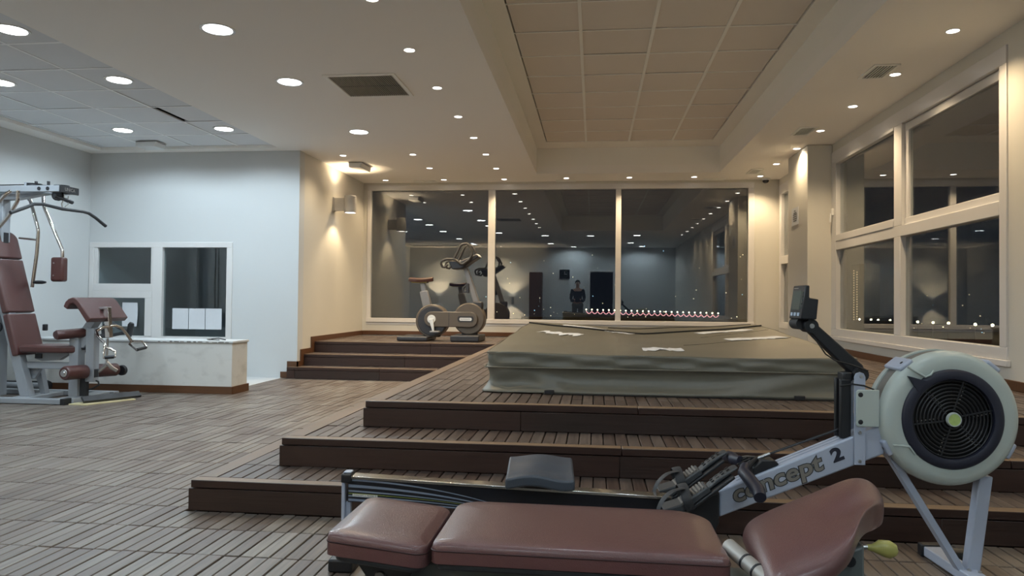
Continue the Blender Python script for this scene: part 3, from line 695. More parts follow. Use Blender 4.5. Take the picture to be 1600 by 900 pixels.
# ------------------------------------------------------------------ covered tub
TX0, TX1, TY0, TY1 = -0.655, 1.535, 4.45, 7.90
def edge_z(v): return 0.683 + (0.780 - 0.683) * min(1, v / 0.8) - 0.008 * max(0, v - 0.8) * 5
def top(u, v):
    y = TY0 + (TY1 - TY0) * v; x0 = TX0 + 0.02 * v; x1 = TX1 + 0.085 * v
    sag = 0.014 + 0.085 * min(1, v / 0.78) - (0.05 * max(0, (v - 0.78) / 0.22))
    k = (1 - abs(2 * u - 1)) ; k = k * k * (1.9 - 0.9 * k) if k < 0.5 else 1 - 1.05 * (1 - k) * (1 - k) * 1.0 - 0.27 * (1 - k) * (0.5 - abs(0.75 - k) * 2)
    k = max(0.0, min(1.0, 1 - abs(2 * u - 1) ** 1.35))
    z = edge_z(v) - sag * k
    z += 0.004 * sin(9 * x0 + 14 * u + 5 * v) * min(1, 6 * u, 6 * (1 - u)) + 0.003 * sin(23 * v + 6 * u)
    return (x0 + (x1 - x0) * u, y, z)
tub = thing('covered_tub', 'large square tub under a sagging khaki vinyl cover on the raised deck', 'tub', (0.45, TY0, ZD))
def ringpt(a):
    """closed outline of the cover, a in 0..4 (front, right, back, left) with rounded corners"""
    side = int(a) % 4; q = a - int(a)
    return [(q, 0.0), (1.0, q), (1 - q, 1.0), (0.0, 1 - q)][side]
def side_wall(zfun0, zfun1, out0, out1, n=200, rows=8, shape=None):
    b = MB(); vs = []; fs = []
    cx, cy = (TX0 + TX1) / 2, (TY0 + TY1) / 2
    for j in range(rows + 1):
        w = j / rows
        for i in range(n):
            a = 4 * i / n; u, v = ringpt(a); x, y, z = top(u, v)
            # rounded corners: pull in towards the centre
            du = min(u, 1 - u) * (TX1 - TX0); dv = min(v, 1 - v) * (TY1 - TY0); r = 0.07
            ex = x; ey = y
            if du < r and dv < 1e-6 + r:
                px = r - du; py = r - dv; k = (px * py) / (r * r)
                ex += (0.35 * r * k) * (1 if u < 0.5 else -1) * 0.6; ey += (0.35 * r * k) * (1 if v < 0.5 else -1) * 0.6
            nx = {0: 0, 1: 1, 2: 0, 3: -1}[int(a) % 4]; ny = {0: -1, 1: 0, 2: 1, 3: 0}[int(a) % 4]
            q = a - int(a); 
            if q < 0.02 or q > 0.98:
                nx = (1 if u > 0.5 else -1) * 0.8; ny = (1 if v > 0.5 else -1) * 0.8
            o = out0 + (out1 - out0) * w + (shape(a, w) if shape else 0)
            zz = zfun0(z) + (zfun1(z) - zfun0(z)) * w
            vs.append((ex + nx * o, ey + ny * o, zz))
    for j in range(rows):
        for i in range(n):
            fs.append([j * n + i, (j + 1) * n + i, (j + 1) * n + (i + 1) % n, j * n + (i + 1) % n])
    b.add(vs, fs); return b
ZB = 0.583
def fold(a, w):
    return 0.006 * sin(40 * a + 6 * w) * (1 if (a < 0.75 or a > 3) else 0.5) * sin(pi * w) + 0.004 * sin(17 * a - 9 * w)
def skirt(a, w):
    # flat panel that hollows in the middle and flares to the floor, with a few long folds
    f = -0.030 * sin(pi * w) * (0.7 + 0.3 * sin(5 * a)) + 0.026 * w * w
    f += 0.016 * math.exp(-((a - 0.055) / 0.03) ** 2) * sin(2 * pi * w) + 0.02 * math.exp(-((a - 0.10 - 0.12 * w) / 0.035) ** 2) * sin(pi * w)
    f += 0.022 * math.exp(-((a - 0.93 + 0.25 * w) / 0.09) ** 2) * sin(pi * w)
    return f
b = MB(); b.slab(top, 48, 60, (0, 0, 0.012))
b.build('cover_panel', 'vinyl', tub, angle=60)
b = side_wall(lambda z: z + 0.002, lambda z: ZB, 0.004, 0.006, shape=fold)
o = b.build('cover_band', 'vinyl_band', tub, angle=70); so = o.modifiers.new('thickness', 'SOLIDIFY'); so.thickness = 0.004
b = side_wall(lambda z: ZB + 0.010, lambda z: ZD + 0.008, 0.012, 0.016, rows=12, shape=skirt)
o = b.build('skirt', 'vinyl', tub, angle=70); so = o.modifiers.new('thickness', 'SOLIDIFY'); so.thickness = 0.004
o.data.materials[0] = M['vinyl_band']
b = side_wall(lambda z: ZB + 0.004, lambda z: ZB + 0.011, 0.019, 0.019, rows=1)
o = b.build('piping', 'vinyl_band', tub); so = o.modifiers.new('thickness', 'SOLIDIFY'); so.thickness = 0.008
v0 = (7.2 - TY0) / (TY1 - TY0)
MB().tube([Vector(top(i / 40, v0)) + Vector((0, 0, 0.006)) for i in range(41)], 0.009, 6).build('tie_cord', 'black_cord', tub)
MB().tube([Vector(top(0.35 + 0.65 * i / 30, 0.955)) + Vector((0, 0, 0.002)) for i in range(31)], 0.006, 6).build('tie_cord', 'black_cord', tub)
for u0, u1, va, vb in [(0.70, 0.985, 0.56, 0.66), (0.60, 0.985, 0.34, 0.42)]:
    MB().tube([Vector(top(u0 + (u1 - u0) * i / 20, va + (vb - va) * i / 20)) + Vector((0, 0, 0.0)) for i in range(21)], 0.003, 5).build('cover_crease', 'black_cord', tub)
for x in (-0.262, 1.19):
    MB().box(x - 0.03, x + 0.03, TY0 - 0.085, TY0 - 0.066, ZD + 0.003, ZD + 0.03).build('buckle', 'black', tub, bevel=0.004)
MB().tube([(-0.3 + 0.09 * i, TY0 - 0.07 - 0.003 * sin(i), ZD + 0.006) for i in range(20)], 0.004, 6).build('hem_cord', 'black_cord', tub)
def scrap(u0, v0, du, dv, rot, label, seed, tear=0.35):
    rnd = random.Random(seed); n = 14
    def pt(a, w):
        c, s = cos(rot), sin(rot); x = (a - 0.5) * du; y = (w - 0.5) * dv
        uu = u0 + (x * c - y * s) / (TX1 - TX0); vv = v0 + (x * s + y * c) / (TY1 - TY0)
        p = top(uu, vv); return (p[0], p[1], p[2] + 0.004 + 0.003 * (0.5 + 0.5 * sin(9 * a + seed)))
    lo = [rnd.uniform(0, tear) for _ in range(n + 1)]; hi = [1 - rnd.uniform(0, tear * 0.7) for _ in range(n + 1)]
    b = MB()
    b.slab(lambda u, v: pt(u, lo[int(round(u * n))] * (1 - v) + hi[int(round(u * n))] * v), n, 2, (0, 0, 0.0015))
    o = b.build('paper_label', 'paper', smooth=False); o.data.materials[0] = M['paper']
    return tag(o, label, 'label')
scrap(0.165, 0.53, 0.34, 0.34, -0.25, 'torn white label stuck on left part of the tub cover', 1, 0.5)
scrap(0.233, 0.86, 0.40, 0.30, -0.45, 'long white tape strip on far left of cover by cord', 2)
scrap(0.405, 0.80, 0.25, 0.28, -0.45, 'short white tape strip on far cover, left of centre', 3)
scrap(0.508, 0.165, 0.27, 0.32, 0.0, 'torn white label nearest the front edge of the tub cover', 4, 0.45)
scrap(0.82, 0.70, 0.46, 0.30, 0.25, 'white paper strip on right of cover, farther of two', 5, 0.2)
scrap(0.865, 0.42, 0.44, 0.28, 0.2, 'white paper strip on right of cover, nearer of two', 6, 0.25)

# ------------------------------------------------------------------ rowing machine (own frame: x along the rail, y away from the camera)
rw = thing('rowing_machine', 'pale blue-grey rowing machine with fan wheel standing before the deck steps', 'rowing machine', (-0.92, 2.685, 0), 0.0645, local=True)
XZ = lambda u, v, t: (u, t, v)
def rz(s): return 0.3345 - 0.0437 * s                                 # top of the rail
b = MB(); b.prism([(0.0, rz(0) - 0.012), (1.22, rz(1.22) - 0.012), (1.22, rz(1.22) - 0.10), (0.0, rz(0) - 0.10)], XZ, -0.02, 0.02)
rail = b.build('rail', 'rail_side', rw, bevel=0.003)
b = MB(); b.prism([(0.012, rz(0.012)), (1.21, rz(1.21)), (1.21, rz(1.21) - 0.011), (0.012, rz(0.012) - 0.011)], XZ, -0.03, 0.03)
b.build('rail_track', 'rail_top', rail, bevel=0.002)
def stripe(a, k, t0, m, s1=0.62):
    n = 24; up = []; dn = []
    for i in range(n + 1):
        s = 0.004 + (s1 - 0.004) * i / n; c = rz(s) - 0.012 - (a + k * s * s * (1 + 0.7 * s)); t = t0 * (1 - 0.85 * i / n)
        up.append((s, c + t / 2)); dn.append((s, c - t / 2))
    b = MB()
    for i in range(n):
        b.add([XZ(*up[i], -0.0206), XZ(*dn[i], -0.0206), XZ(*dn[i + 1], -0.0206), XZ(*up[i + 1], -0.0206), XZ(*up[i], -0.0201), XZ(*dn[i], -0.0201), XZ(*dn[i + 1], -0.0201), XZ(*up[i + 1], -0.0201)], [(0, 1, 2, 3), (4, 7, 6, 5), (0, 3, 7, 4), (1, 5, 6, 2)])
    return b.build('stripe', m, rail, smooth=False)
stripe(0.004, 0.13, 0.008, 'stripe'); stripe(0.027, 0.10, 0.011, 'stripe'); stripe(0.046, 0.068, 0.006, 'stripe'); stripe(0.055, 0.052, 0.0022, 'stripe_lime')
stripe(0.0645, 0.045, 0.006, 'stripe'); stripe(0.079, 0.02, 0.009, 'stripe')
MB().prism([(0.02, rz(0) - 0.069), (0.115, rz(0) - 0.073), (0.115, rz(0) - 0.082), (0.02, rz(0) - 0.078)], XZ, -0.0212, -0.0207).build('label_plate', 'white_plastic', rail, smooth=False)
tm = text_mb('CONCEPT 2  MODEL D', 0.0085, lambda u, v, w: (0.024 + u, -0.0214 - w, rz(0) - 0.0765 + v - 0.04 * u), 0.0001)
tm.build('lettering', 'letter_edge', rail, smooth=False)
b = MB(); b.prism([(-0.022, rz(0) + 0.006), (0.016, rz(0) + 0.006), (0.018, rz(0) - 0.026), (-0.022, rz(0) - 0.026)], XZ, -0.034, 0.034); b.build('end_cap', 'black', rw, bevel=0.004)
MB().box(-0.016, 0.012, -0.02, 0.02, rz(0) + 0.0065, rz(0) + 0.012).build('end_stop', 'rower_blue', rw, bevel=0.002)
b = MB(); b.box(-0.02, -0.008, -0.03, 0.03, 0.04, rz(0) - 0.027); b.box(-0.008, 0.010, -0.012, 0.012, 0.05, rz(0) - 0.101)
rl = b.build('leg', 'rower_blue', rw, bevel=0.002)
MB().box(-0.045, 0.045, -0.11, 0.11, 0.0, 0.048).build('foot', 'black', rl, bevel=0.008)
# sliding seat
def seat_top(u, v):
    s0 = 0.603 + 0.248 * u; y = -0.15 + 0.30 * v
    z = 0.372 + 0.016 * v + 0.006 * cos(pi * (u - 0.5) * 2) - 0.016 * math.exp(-((v - 0.35) / 0.22) ** 2) * (0.4 + 0.6 * sin(pi * u)) + 0.006 * sin(2 * pi * u) * (1 - v)
    return (s0, y, z)
st = MB().slab(seat_top, 20, 20, (0, 0, 0.040)).build('seat', 'seat_grey', rw, bevel=0.008, seg=3, angle=60)
b = MB(); b.box(0.65, 0.80, -0.055, 0.055, 0.312, 0.338); b.box(0.61, 0.67, -0.07, 0.07, 0.328, 0.334); b.box(0.79, 0.845, -0.07, 0.07, 0.328, 0.334)
b.build('seat_carriage', 'black', rw, bevel=0.003)
for s0 in (0.66, 0.79):
    MB().cyl((s0, -0.034, 0.318), (s0, 0.034, 0.318), 0.014).build('roller', 'rubber', rw)
# inclined front beam with lettering
b = MB(); b.prism([(1.381, 0.314), (1.97, 0.5665), (1.97, 0.457), (1.381, 0.216)], XZ, -0.045, 0.045)
beam = b.build('front_beam', 'rower_blue', rw, bevel=0.007, seg=3)
for o in (-0.012, 0.018):
    b = MB(); b.prism([(1.45, 0.3437 + 0.0006), (1.84, 0.5108 + 0.0006), (1.84, 0.5108 - 0.001), (1.45, 0.3437 - 0.001)], XZ, o - 0.0025, o + 0.0025); b.build('groove', 'stripe', beam, smooth=False)
ang = math.atan2(0.1185, 0.29)
def beam_text(body, size, s0, z0, w, extr, off, m, name):
    t = text_mb(body, size, lambda u, v, ww: (u, v, ww), 0.0004, off, 0.0 if body == '2' else 0.12)
    xs = [v[0] for v in t.v]; x0 = min(xs); k = w / (max(xs) - x0)
    t.v = [(s0 + (x - x0) * k * cos(ang) - y * sin(ang), -0.0452 - extr - ww, z0 + (x - x0) * k * sin(ang) + y * cos(ang)) for x, y, ww in t.v]
    return t.build(name, m, beam, smooth=False)
beam_text('concept', 0.085, 1.436, 0.270, 0.352, 0.0, 0.0048, 'letter_edge', 'lettering_outline')
beam_text('concept', 0.085, 1.4395, 0.2715, 0.344, 0.0008, 0.0018, 'letter', 'lettering')
beam_text('2', 0.066, 1.789, 0.424, 0.043, 0.0004, 0.003, 'navy', 'numeral')
b = MB(); b.prism([(1.17, 0.232), (1.27, 0.268), (1.378, 0.312), (1.378, 0.20), (1.365, 0.165), (1.33, 0.15), (1.17, 0.175)], XZ, -0.058, 0.058)
b.build('footrest_base', 'black', rw, bevel=0.006)
# footrests
def footrest(o0, o1, ds, dz, nm):
    P = lambda u, v, t: (1.205 + ds + u * 0.79 - v * 0.61, t, 0.245 + dz + u * 0.61 + v * 0.79)   # u up the plate, v off the plate
    b = MB(); b.prism([(0.0, -0.012), (0.25, -0.012), (0.25, 0.0), (0.0, 0.0)], P, o0, o1)
    pl = b.build('footrest', 'black', rw, bevel=0.004)
    om = (o0 + o1) / 2
    b = MB(); b.prism([(-0.02, 0.0), (0.155, 0.0), (0.155, 0.022), (0.04, 0.028), (-0.02, 0.05)], P, o0 + 0.006, o1 - 0.006); b.build('heel_cup', 'foot_grey', pl, bevel=0.005)
    b = MB()
    for i in range(8): b.prism([(0.045 + 0.013 * i, 0.020), (0.052 + 0.013 * i, 0.020), (0.052 + 0.013 * i, 0.0285), (0.045 + 0.013 * i, 0.0285)], P, o0 + 0.012, o1 - 0.012)
    stuff(b.build('ribs', 'perforated', pl, smooth=False))
    b = MB(); b.prism([(0.15, 0.012), (0.20, 0.018), (0.27, 0.012), (0.283, 0.006), (0.27, 0.002), (0.15, 0.002)], P, om - 0.026, om + 0.026); b.build('toe_strip', 'foot_grey', pl, bevel=0.006)
    b = MB()
    for i in range(4):
        for w in (-0.012, 0.012): b.prism([(0.175 + 0.022 * i, 0.0165), (0.187 + 0.022 * i, 0.0165), (0.187 + 0.022 * i, 0.0195), (0.175 + 0.022 * i, 0.0195)], P, om + w - 0.003, om + w + 0.003)
    stuff(b.build('slots', 'black', pl, smooth=False))
    def arc(p, n=7):
        p = [Vector(q) for q in p]; out = []
        for i in range(len(p) - 1):
            a0, a1, a2, a3 = p[max(0, i - 1)], p[i], p[i + 1], p[min(len(p) - 1, i + 2)]
            for k in range(n):
                q = k / n; out.append(0.5 * ((2 * a1) + (a2 - a0) * q + (2 * a0 - 5 * a1 + 4 * a2 - a3) * q * q + (3 * a1 - a0 - 3 * a2 + a3) * q ** 3))
        return out + [p[-1]]
    b = MB(); b.tube(arc([P(0.06, -0.005, o0 - 0.004), P(0.07, 0.035, o0 - 0.010), P(0.085, 0.062, om - 0.025), P(0.085, 0.066, om + 0.02), P(0.07, 0.035, o1 + 0.010), P(0.06, -0.005, o1 + 0.004)]), 0.017, 8, flat=0.13, side=(0.79, 0, 0.61))
    b.build('strap', 'strap', pl)
    b = MB(); b.tube(arc([P(0.085, 0.064, o0 + 0.02), P(0.045, 0.085, o0 + 0.0), P(-0.005, 0.082, o0 - 0.012), P(-0.045, 0.052, o0 - 0.014), P(-0.035, 0.014, o0 - 0.008), P(0.01, 0.006, o0 - 0.004)]), 0.014, 8, flat=0.13, side=(0, 1, 0))
    b.build('strap_tail', 'strap', pl)
    return pl
footrest(-0.165, -0.065, 0.0, -0.002, 'near'); footrest(0.065, 0.165, 0.02, 0.005, 'far')
# handle, chain
b = MB(); b.tube([(1.475, -0.225, 0.338), (1.48, -0.19, 0.352), (1.47, -0.10, 0.375), (1.462, -0.065, 0.386), (1.478, -0.03, 0.402)], [0.021, 0.0235, 0.023, 0.021, 0.017], 14)
b.tube([(1.475, 0.225, 0.374), (1.475, 0.19, 0.388), (1.466, 0.10, 0.402), (1.460, 0.065, 0.404), (1.476, 0.03, 0.408)], [0.021, 0.0235, 0.023, 0.021, 0.017], 14)
hd = b.build('handle', 'navy', rw)
b = MB()
b.tube([(1.462, -0.065, 0.386), (1.50, -0.03, 0.412), (1.528, 0.0, 0.424), (1.50, 0.03, 0.42), (1.460, 0.065, 0.404)], 0.009, 8)
for i in range(5):
    y = -0.045 + 0.0225 * i; b.tube([(1.462, y, 0.394 + 0.06 * y), (1.524 - abs(y) * 0.6, y * 0.5, 0.421)], 0.0035, 6)
b.build('handle_ribs', 'black', hd)
b = MB(); b.prism([(1.505, 0.366), (1.60, 0.409), (1.585, 0.425), (1.535, 0.425), (1.505, 0.395)], XZ, -0.035, 0.035); b.build('handle_hook', 'black', rw, bevel=0.005)
MB().cyl((1.53, 0, 0.424), (1.575, 0, 0.442), 0.007).build('chain_link', 'steel', rw)
MB().cyl((1.575, 0, 0.442), (1.845, 0, 0.545), 0.0045, n=8).build('chain', 'black', rw)
# upright, handle rest, bracket
for o in (-0.053, 0.049):
    b = MB(); b.prism([(1.859, 0.418), (1.899, 0.418), (1.899, 0.735), (1.893, 0.748), (1.879, 0.753), (1.865, 0.748), (1.859, 0.735)], XZ, o, o + 0.004)
    up = b.build('upright', 'rower_blue', rw, bevel=0.001, seg=1)
    if o < 0:
        for z, s0 in [(0.737, 1.884), (0.535, 1.879), (0.432, 1.879)]: MB().lathe([(0.001, -0.004), (0.0055, -0.004), (0.007, 0.0)], (s0, -0.053, z), (0, 1, 0), 10).build('bolt', 'steel', up)
for o in (-0.032, 0.014):
    MB().box(1.818, 1.858, o, o + 0.018, 0.508, 0.725).build('handle_rest', 'black', rw, bevel=0.005)
MB().box(1.83, 1.864, -0.03, 0.03, 0.715, 0.75).build('rest_cap', 'black', rw, bevel=0.006)
b = MB(); b.prism([(1.87, 0.557), (1.945, 0.557), (1.945, 0.69), (1.87, 0.69), (1.863, 0.683), (1.863, 0.564)], XZ, -0.062, -0.054)
br = b.build('side_bracket', 'rower_green', rw, bevel=0.003)
for z in (0.672, 0.574): MB().lathe([(0.001, -0.001), (0.006, -0.001), (0.009, 0.0005)], (1.878, -0.0625, z), (0, 1, 0), 12).build('bolt', 'black', br)
# monitor arm and monitor
b = MB(); b.prism([(1.700, 0.905), (1.728, 0.935), (1.745, 0.918), (1.905, 0.775), (1.918, 0.745), (1.89, 0.72), (1.84, 0.765)], XZ, -0.02, 0.02)
arm = b.build('monitor_arm', 'black', rw, bevel=0.006)
MB().cyl((1.715, -0.034, 0.917), (1.715, 0.034, 0.917), 0.025, n=20).build('hinge', 'black', arm)
MB().cyl((1.690, -0.005, 0.924), (1.690, 0.075, 0.924), 0.022, n=20).build('hinge', 'rubber', arm)
MB().lathe([(0.001, -0.037), (0.009, -0.037), (0.009, -0.033)], (1.715, 0, 0.917), (0, 1, 0), 10).build('bolt', 'steel', arm)
MB().cyl((1.889, -0.045, 0.742), (1.889, 0.045, 0.742), 0.026, n=20).build('lower_hinge', 'black', arm)
b = MB(); b.tube([(1.715, -0.022, 0.89), (1.735, -0.03, 0.86), (1.765, -0.032, 0.815), (1.80, -0.03, 0.792), (1.86, -0.056, 0.775), (1.905, -0.06, 0.758)], 0.0028, 6)
b.tube([(1.815, -0.036, 0.70), (1.85, -0.058, 0.71), (1.89, -0.06, 0.705), (1.93, -0.05, 0.69)], 0.0028, 6); b.build('cable', 'black_cord', rw)
b = MB(); b.prism([(1.668, 0.942), (1.685, 1.066), (1.700, 1.065), (1.699, 1.020), (1.732, 1.015), (1.725, 0.941)], XZ, -0.055, 0.075)
mon = b.build('monitor', 'black', rw, bevel=0.004)
def FM(u, v, t): return (1.668 + 0.017 * v - t, u, 0.942 + 0.124 * v)    # monitor face: u across, v 0..1 up
b = MB(); b.prism([(-0.025, 0.27), (0.062, 0.27), (0.062, 0.84), (-0.025, 0.84)], lambda u, v, t: FM(u, v, t), 0.0004, 0.0016); b.build('screen', 'screen', mon, smooth=False)
b = MB()
for i in range(5): b.prism([(-0.046, 0.31 + 0.11 * i), (-0.032, 0.31 + 0.11 * i), (-0.032, 0.37 + 0.11 * i), (-0.046, 0.37 + 0.11 * i)], FM, 0.0004, 0.003)
stuff(b.build('keys', 'screen', mon, smooth=False))
for i in range(3): MB().prism([(-0.035 + 0.035 * i, 0.09), (-0.015 + 0.035 * i, 0.09), (-0.015 + 0.035 * i, 0.19), (-0.035 + 0.035 * i, 0.19)], FM, 0.0004, 0.003).build('key', 'light_key', mon, smooth=False)
b = MB(); b.prism([(0.012, 0.90), (0.06, 0.90), (0.06, 0.93), (0.012, 0.93)], FM, 0.0004, 0.001); b.build('maker_badge', 'steel', mon, smooth=False)
# fan cage
CC = (2.187, 0.0, 0.593); AX = (0, 1, 0)
b = MB(); b.lathe([(0.150, -0.083), (0.182, -0.087), (0.205, -0.088), (0.222, -0.084), (0.234, -0.074), (0.240, -0.060), (0.242, -0.044), (0.238, -0.042), (0.236, -0.046)], CC, AX, 72, cap=False)
cage = b.build('fan_cage_front', 'rower_green', rw, angle=60)
b = MB(); b.lathe([(0.234, -0.046), (0.236, -0.046), (0.236, 0.022), (0.234, 0.022)], CC, AX, 72, cap=False); b.build('perforated_band', 'perforated', rw, angle=60)
b = MB(); b.lathe([(0.236, 0.020), (0.241, 0.020), (0.242, 0.04), (0.235, 0.062), (0.20, 0.075), (0.001, 0.078)], CC, AX, 72, cap=False); b.build('fan_cage_back', 'rower_green', rw, angle=60)
b = MB(); b.lathe([(0.141, -0.075), (0.142, -0.094), (0.150, -0.097), (0.170, -0.096), (0.177, -0.090), (0.178, -0.084)], CC, AX, 72, cap=False)
v0 = [(-0.16, 0.150), (-0.118, 0.128), (-0.128, 0.085)]
b.prism([(CC[0] - 0.158, CC[2] + 0.152), (CC[0] - 0.092, CC[2] + 0.135), (CC[0] - 0.125, CC[2] + 0.098)], XZ, -0.1005, -0.085)
b.build('damper_ring', 'navy', rw, angle=50)
b = MB(); b.lathe([(0.001, -0.05), (0.148, -0.05), (0.148, -0.046), (0.001, -0.046)], CC, AX, 48); b.build('fan_dark_disc', 'plenum', rw, smooth=False)
for i in range(9):
    r = 0.034 + 0.0128 * i
    pts = [(CC[0] + r * cos(2 * pi * j / 40), -0.083, CC[2] + r * sin(2 * pi * j / 40)) for j in range(40)]
    MB().tube(pts, 0.0029, 6, closed=True, side=(0, 1, 0)).build('grille_ring', 'black', rw)
for i, a in enumerate([72, 132, 187, 252, 315, 12]):
    a = R(a); d = Vector((cos(a), 0, sin(a))); e = Vector((-sin(a), 0, cos(a))); c = Vector(CC)
    b = MB(); b.cyl(c + d * 0.028 + e * 0.004 + Vector((0, -0.083, 0)), c + d * 0.142 + e * 0.004 + Vector((0, -0.083, 0)), 0.0032, n=6)
    sp = b.build('grille_spoke', 'black', rw)
    b = MB()
    for k in range(7):
        q = c + d * (0.045 + 0.0145 * k) - e * 0.006 + Vector((0, -0.080, 0)); b.cyl(q, q + d * 0.004, 0.0026, n=6)
    stuff(b.build('grille_nubs', 'perforated', sp))
b = MB(); b.lathe([(0.001, -0.099), (0.0205, -0.099), (0.0205, -0.094)], CC, AX, 32); hub = b.build('hub_badge', 'lime', rw)
b = MB(); b.lathe([(0.0205, -0.09), (0.0205, -0.1), (0.024, -0.1), (0.026, -0.09)], CC, AX, 32, cap=False); b.build('hub_rim', 'rower_green', hub)
for a in (129, 51, 207, -28):
    a = R(a); d = Vector((cos(a), 0, sin(a))); e = Vector((-sin(a), 0, cos(a))); c = Vector(CC) + d * 0.238
    rot = Matrix((d, Vector((0, 1, 0)), e)).transposed()
    b = MB(); b.box(-0.006, 0.013, -0.07, 0.05, -0.03, 0.03, rot=rot, at=c); cl = b.build('cage_clip', 'rower_blue', rw, bevel=0.008, seg=3)
    b = MB(); b.lathe([(0.001, 0.001), (0.006, 0.001), (0.006, -0.002)], c + d * 0.0132 + Vector((0, -0.045, 0)), d, 10); b.build('screw', 'black', cl)
b = MB()
b.tube([(CC[0] - 0.158, -0.090, CC[2] + 0.185), (CC[0] - 0.098, -0.094, CC[2] + 0.150), (CC[0] - 0.080, -0.094, CC[2] + 0.158), (CC[0] - 0.068, -0.092, CC[2] + 0.172)], 0.004, 6)
b.tube([(CC[0] - 0.205, -0.082, CC[2] - 0.095), (CC[0] - 0.152, -0.092, CC[2] - 0.098), (CC[0] - 0.132, -0.090, CC[2] - 0.125)], 0.004, 6); b.build('cage_lip', 'rower_green', cage)
# front legs
def flatbar(p0, p1, w, y0, y1):
    d = (Vector((p1[0], 0, p1[1])) - Vector((p0[0], 0, p0[1]))).normalized(); e = Vector((-d.z, 0, d.x)) * (w / 2)
    return MB().prism([(p0[0] + e.x, p0[1] + e.z), (p0[0] - e.x, p0[1] - e.z), (p1[0] - e.x, p1[1] - e.z), (p1[0] + e.x, p1[1] + e.z)], XZ, y0, y1)
flatbar((1.99, 0.475), (2.262, 0.03), 0.024, -0.02, 0.02).build('leg', 'rower_blue', rw, bevel=0.002)
flatbar((2.343, 0.38), (2.297, 0.03), 0.047, -0.02, 0.02).build('leg', 'rower_blue', rw, bevel=0.004)
ft = MB().box(2.245, 2.31, -0.24, 0.24, 0.004, 0.042).build('front_foot', 'rower_blue', rw, bevel=0.004)
for y0, y1 in ((0.225, 0.262), (-0.262, -0.225)): MB().box(2.236, 2.318, y0, y1, 0.0, 0.05).build('foot_cap', 'black', ft, bevel=0.006)
MB().cyl((2.318, 0.16, 0.030), (2.365, 0.16, 0.030), 0.030, n=20).build('caster', 'black', ft)
for s0, o in ((2.275, -0.03), (2.302, -0.05), (2.285, 0.03)): MB().lathe([(0.001, 0.006), (0.006, 0.006), (0.007, 0.0)], (s0, o, 0.042), n=10).build('bolt', 'steel', ft)

# ------------------------------------------------------------------ adjustable bench in the foreground
bn = thing('weight_bench', 'brown padded flat bench with raised curl pad lying across the foreground', 'weight bench', (0.0, 1.74, 0))
def rrect(x0, x1, y0, y1, r, n=5):
    r4 = r if isinstance(r, (list, tuple)) else [r] * 4; out = []
    for (cx, cy, a0, rr) in [(x1 - r4[0], y0 + r4[0], -90, r4[0]), (x1 - r4[1], y1 - r4[1], 0, r4[1]), (x0 + r4[2], y1 - r4[2], 90, r4[2]), (x0 + r4[3], y0 + r4[3], 180, r4[3])]:
        for i in range(n + 1): a = R(a0 + 90 * i / n); out.append((cx + rr * cos(a), cy + rr * sin(a)))
    return out
def cushion(name, outline, zf, h, m, parent, puff=0.006, seam=True):
    """padded slab: outline in plan, zf(x,y) top height, rounded shoulders"""
    cx = sum(p[0] for p in outline) / len(outline); cy = sum(p[1] for p in outline) / len(outline); n = len(outline)
    prof = [(1.0, -h), (1.0, -0.020), (0.995, -0.012), (0.985, -0.006), (0.968, -0.002), (0.93, 0.001), (0.75, puff * 0.7), (0.45, puff), (0.15, puff)]
    b = MB(); vs = []
    for k, dz in prof:
        for x, y in outline:
            ex = cx + (x - cx) * (1 - (1 - k) * (0.33 if k > 0.9 else 1)); ey = cy + (y - cy) * k
            vs.append((ex, ey, zf(ex, ey) + dz))
    fs = [[i * n + j, i * n + (j + 1) % n, (i + 1) * n + (j + 1) % n, (i + 1) * n + j] for i in range(len(prof) - 1) for j in range(n)]
    fs.append([(len(prof) - 1) * n + j for j in range(n)]); fs.append(list(range(n))[::-1])
    b.add(vs, fs); o = b.build(name, m, parent, angle=75)
    if seam:
        MB().tube([(cx + (x - cx) * 1.001, cy + (y - cy) * 1.003, zf(x, y) - 0.016) for x, y in outline], 0.0016, 5, closed=True, side=(0, 0, 1)).build('seam', 'seam', o)
    return o
zs = lambda x, y: 0.477 - 0.10 * (x + 0.585)
cushion('seat_pad', rrect(-0.588, -0.362, 1.565, 1.89, [0.03, 0.045, 0.04, 0.012], 6), zs, 0.046, 'leather', bn)
b = MB(); b.prism(rrect(-0.578, -0.372, 1.575, 1.88, 0.03), lambda u, v, t: (u, v, zs(u, v) - 0.047 - t), 0.0, 0.016); b.build('pad_tray', 'pad_base', bn, bevel=0.006)
zl = lambda x, y: 0.463 - 0.004 * x
cushion('back_pad', rrect(-0.353, 0.292, 1.572, 1.928, [0.02, 0.10, 0.06, 0.02], 8), zl, 0.044, 'leather', bn)
b = MB(); b.prism(rrect(-0.343, 0.282, 1.582, 1.918, [0.02, 0.10, 0.06, 0.02]), lambda u, v, t: (u, v, zl(u, v) - 0.045 - t), 0.0, 0.018); b.build('pad_tray', 'pad_base', bn, bevel=0.006)
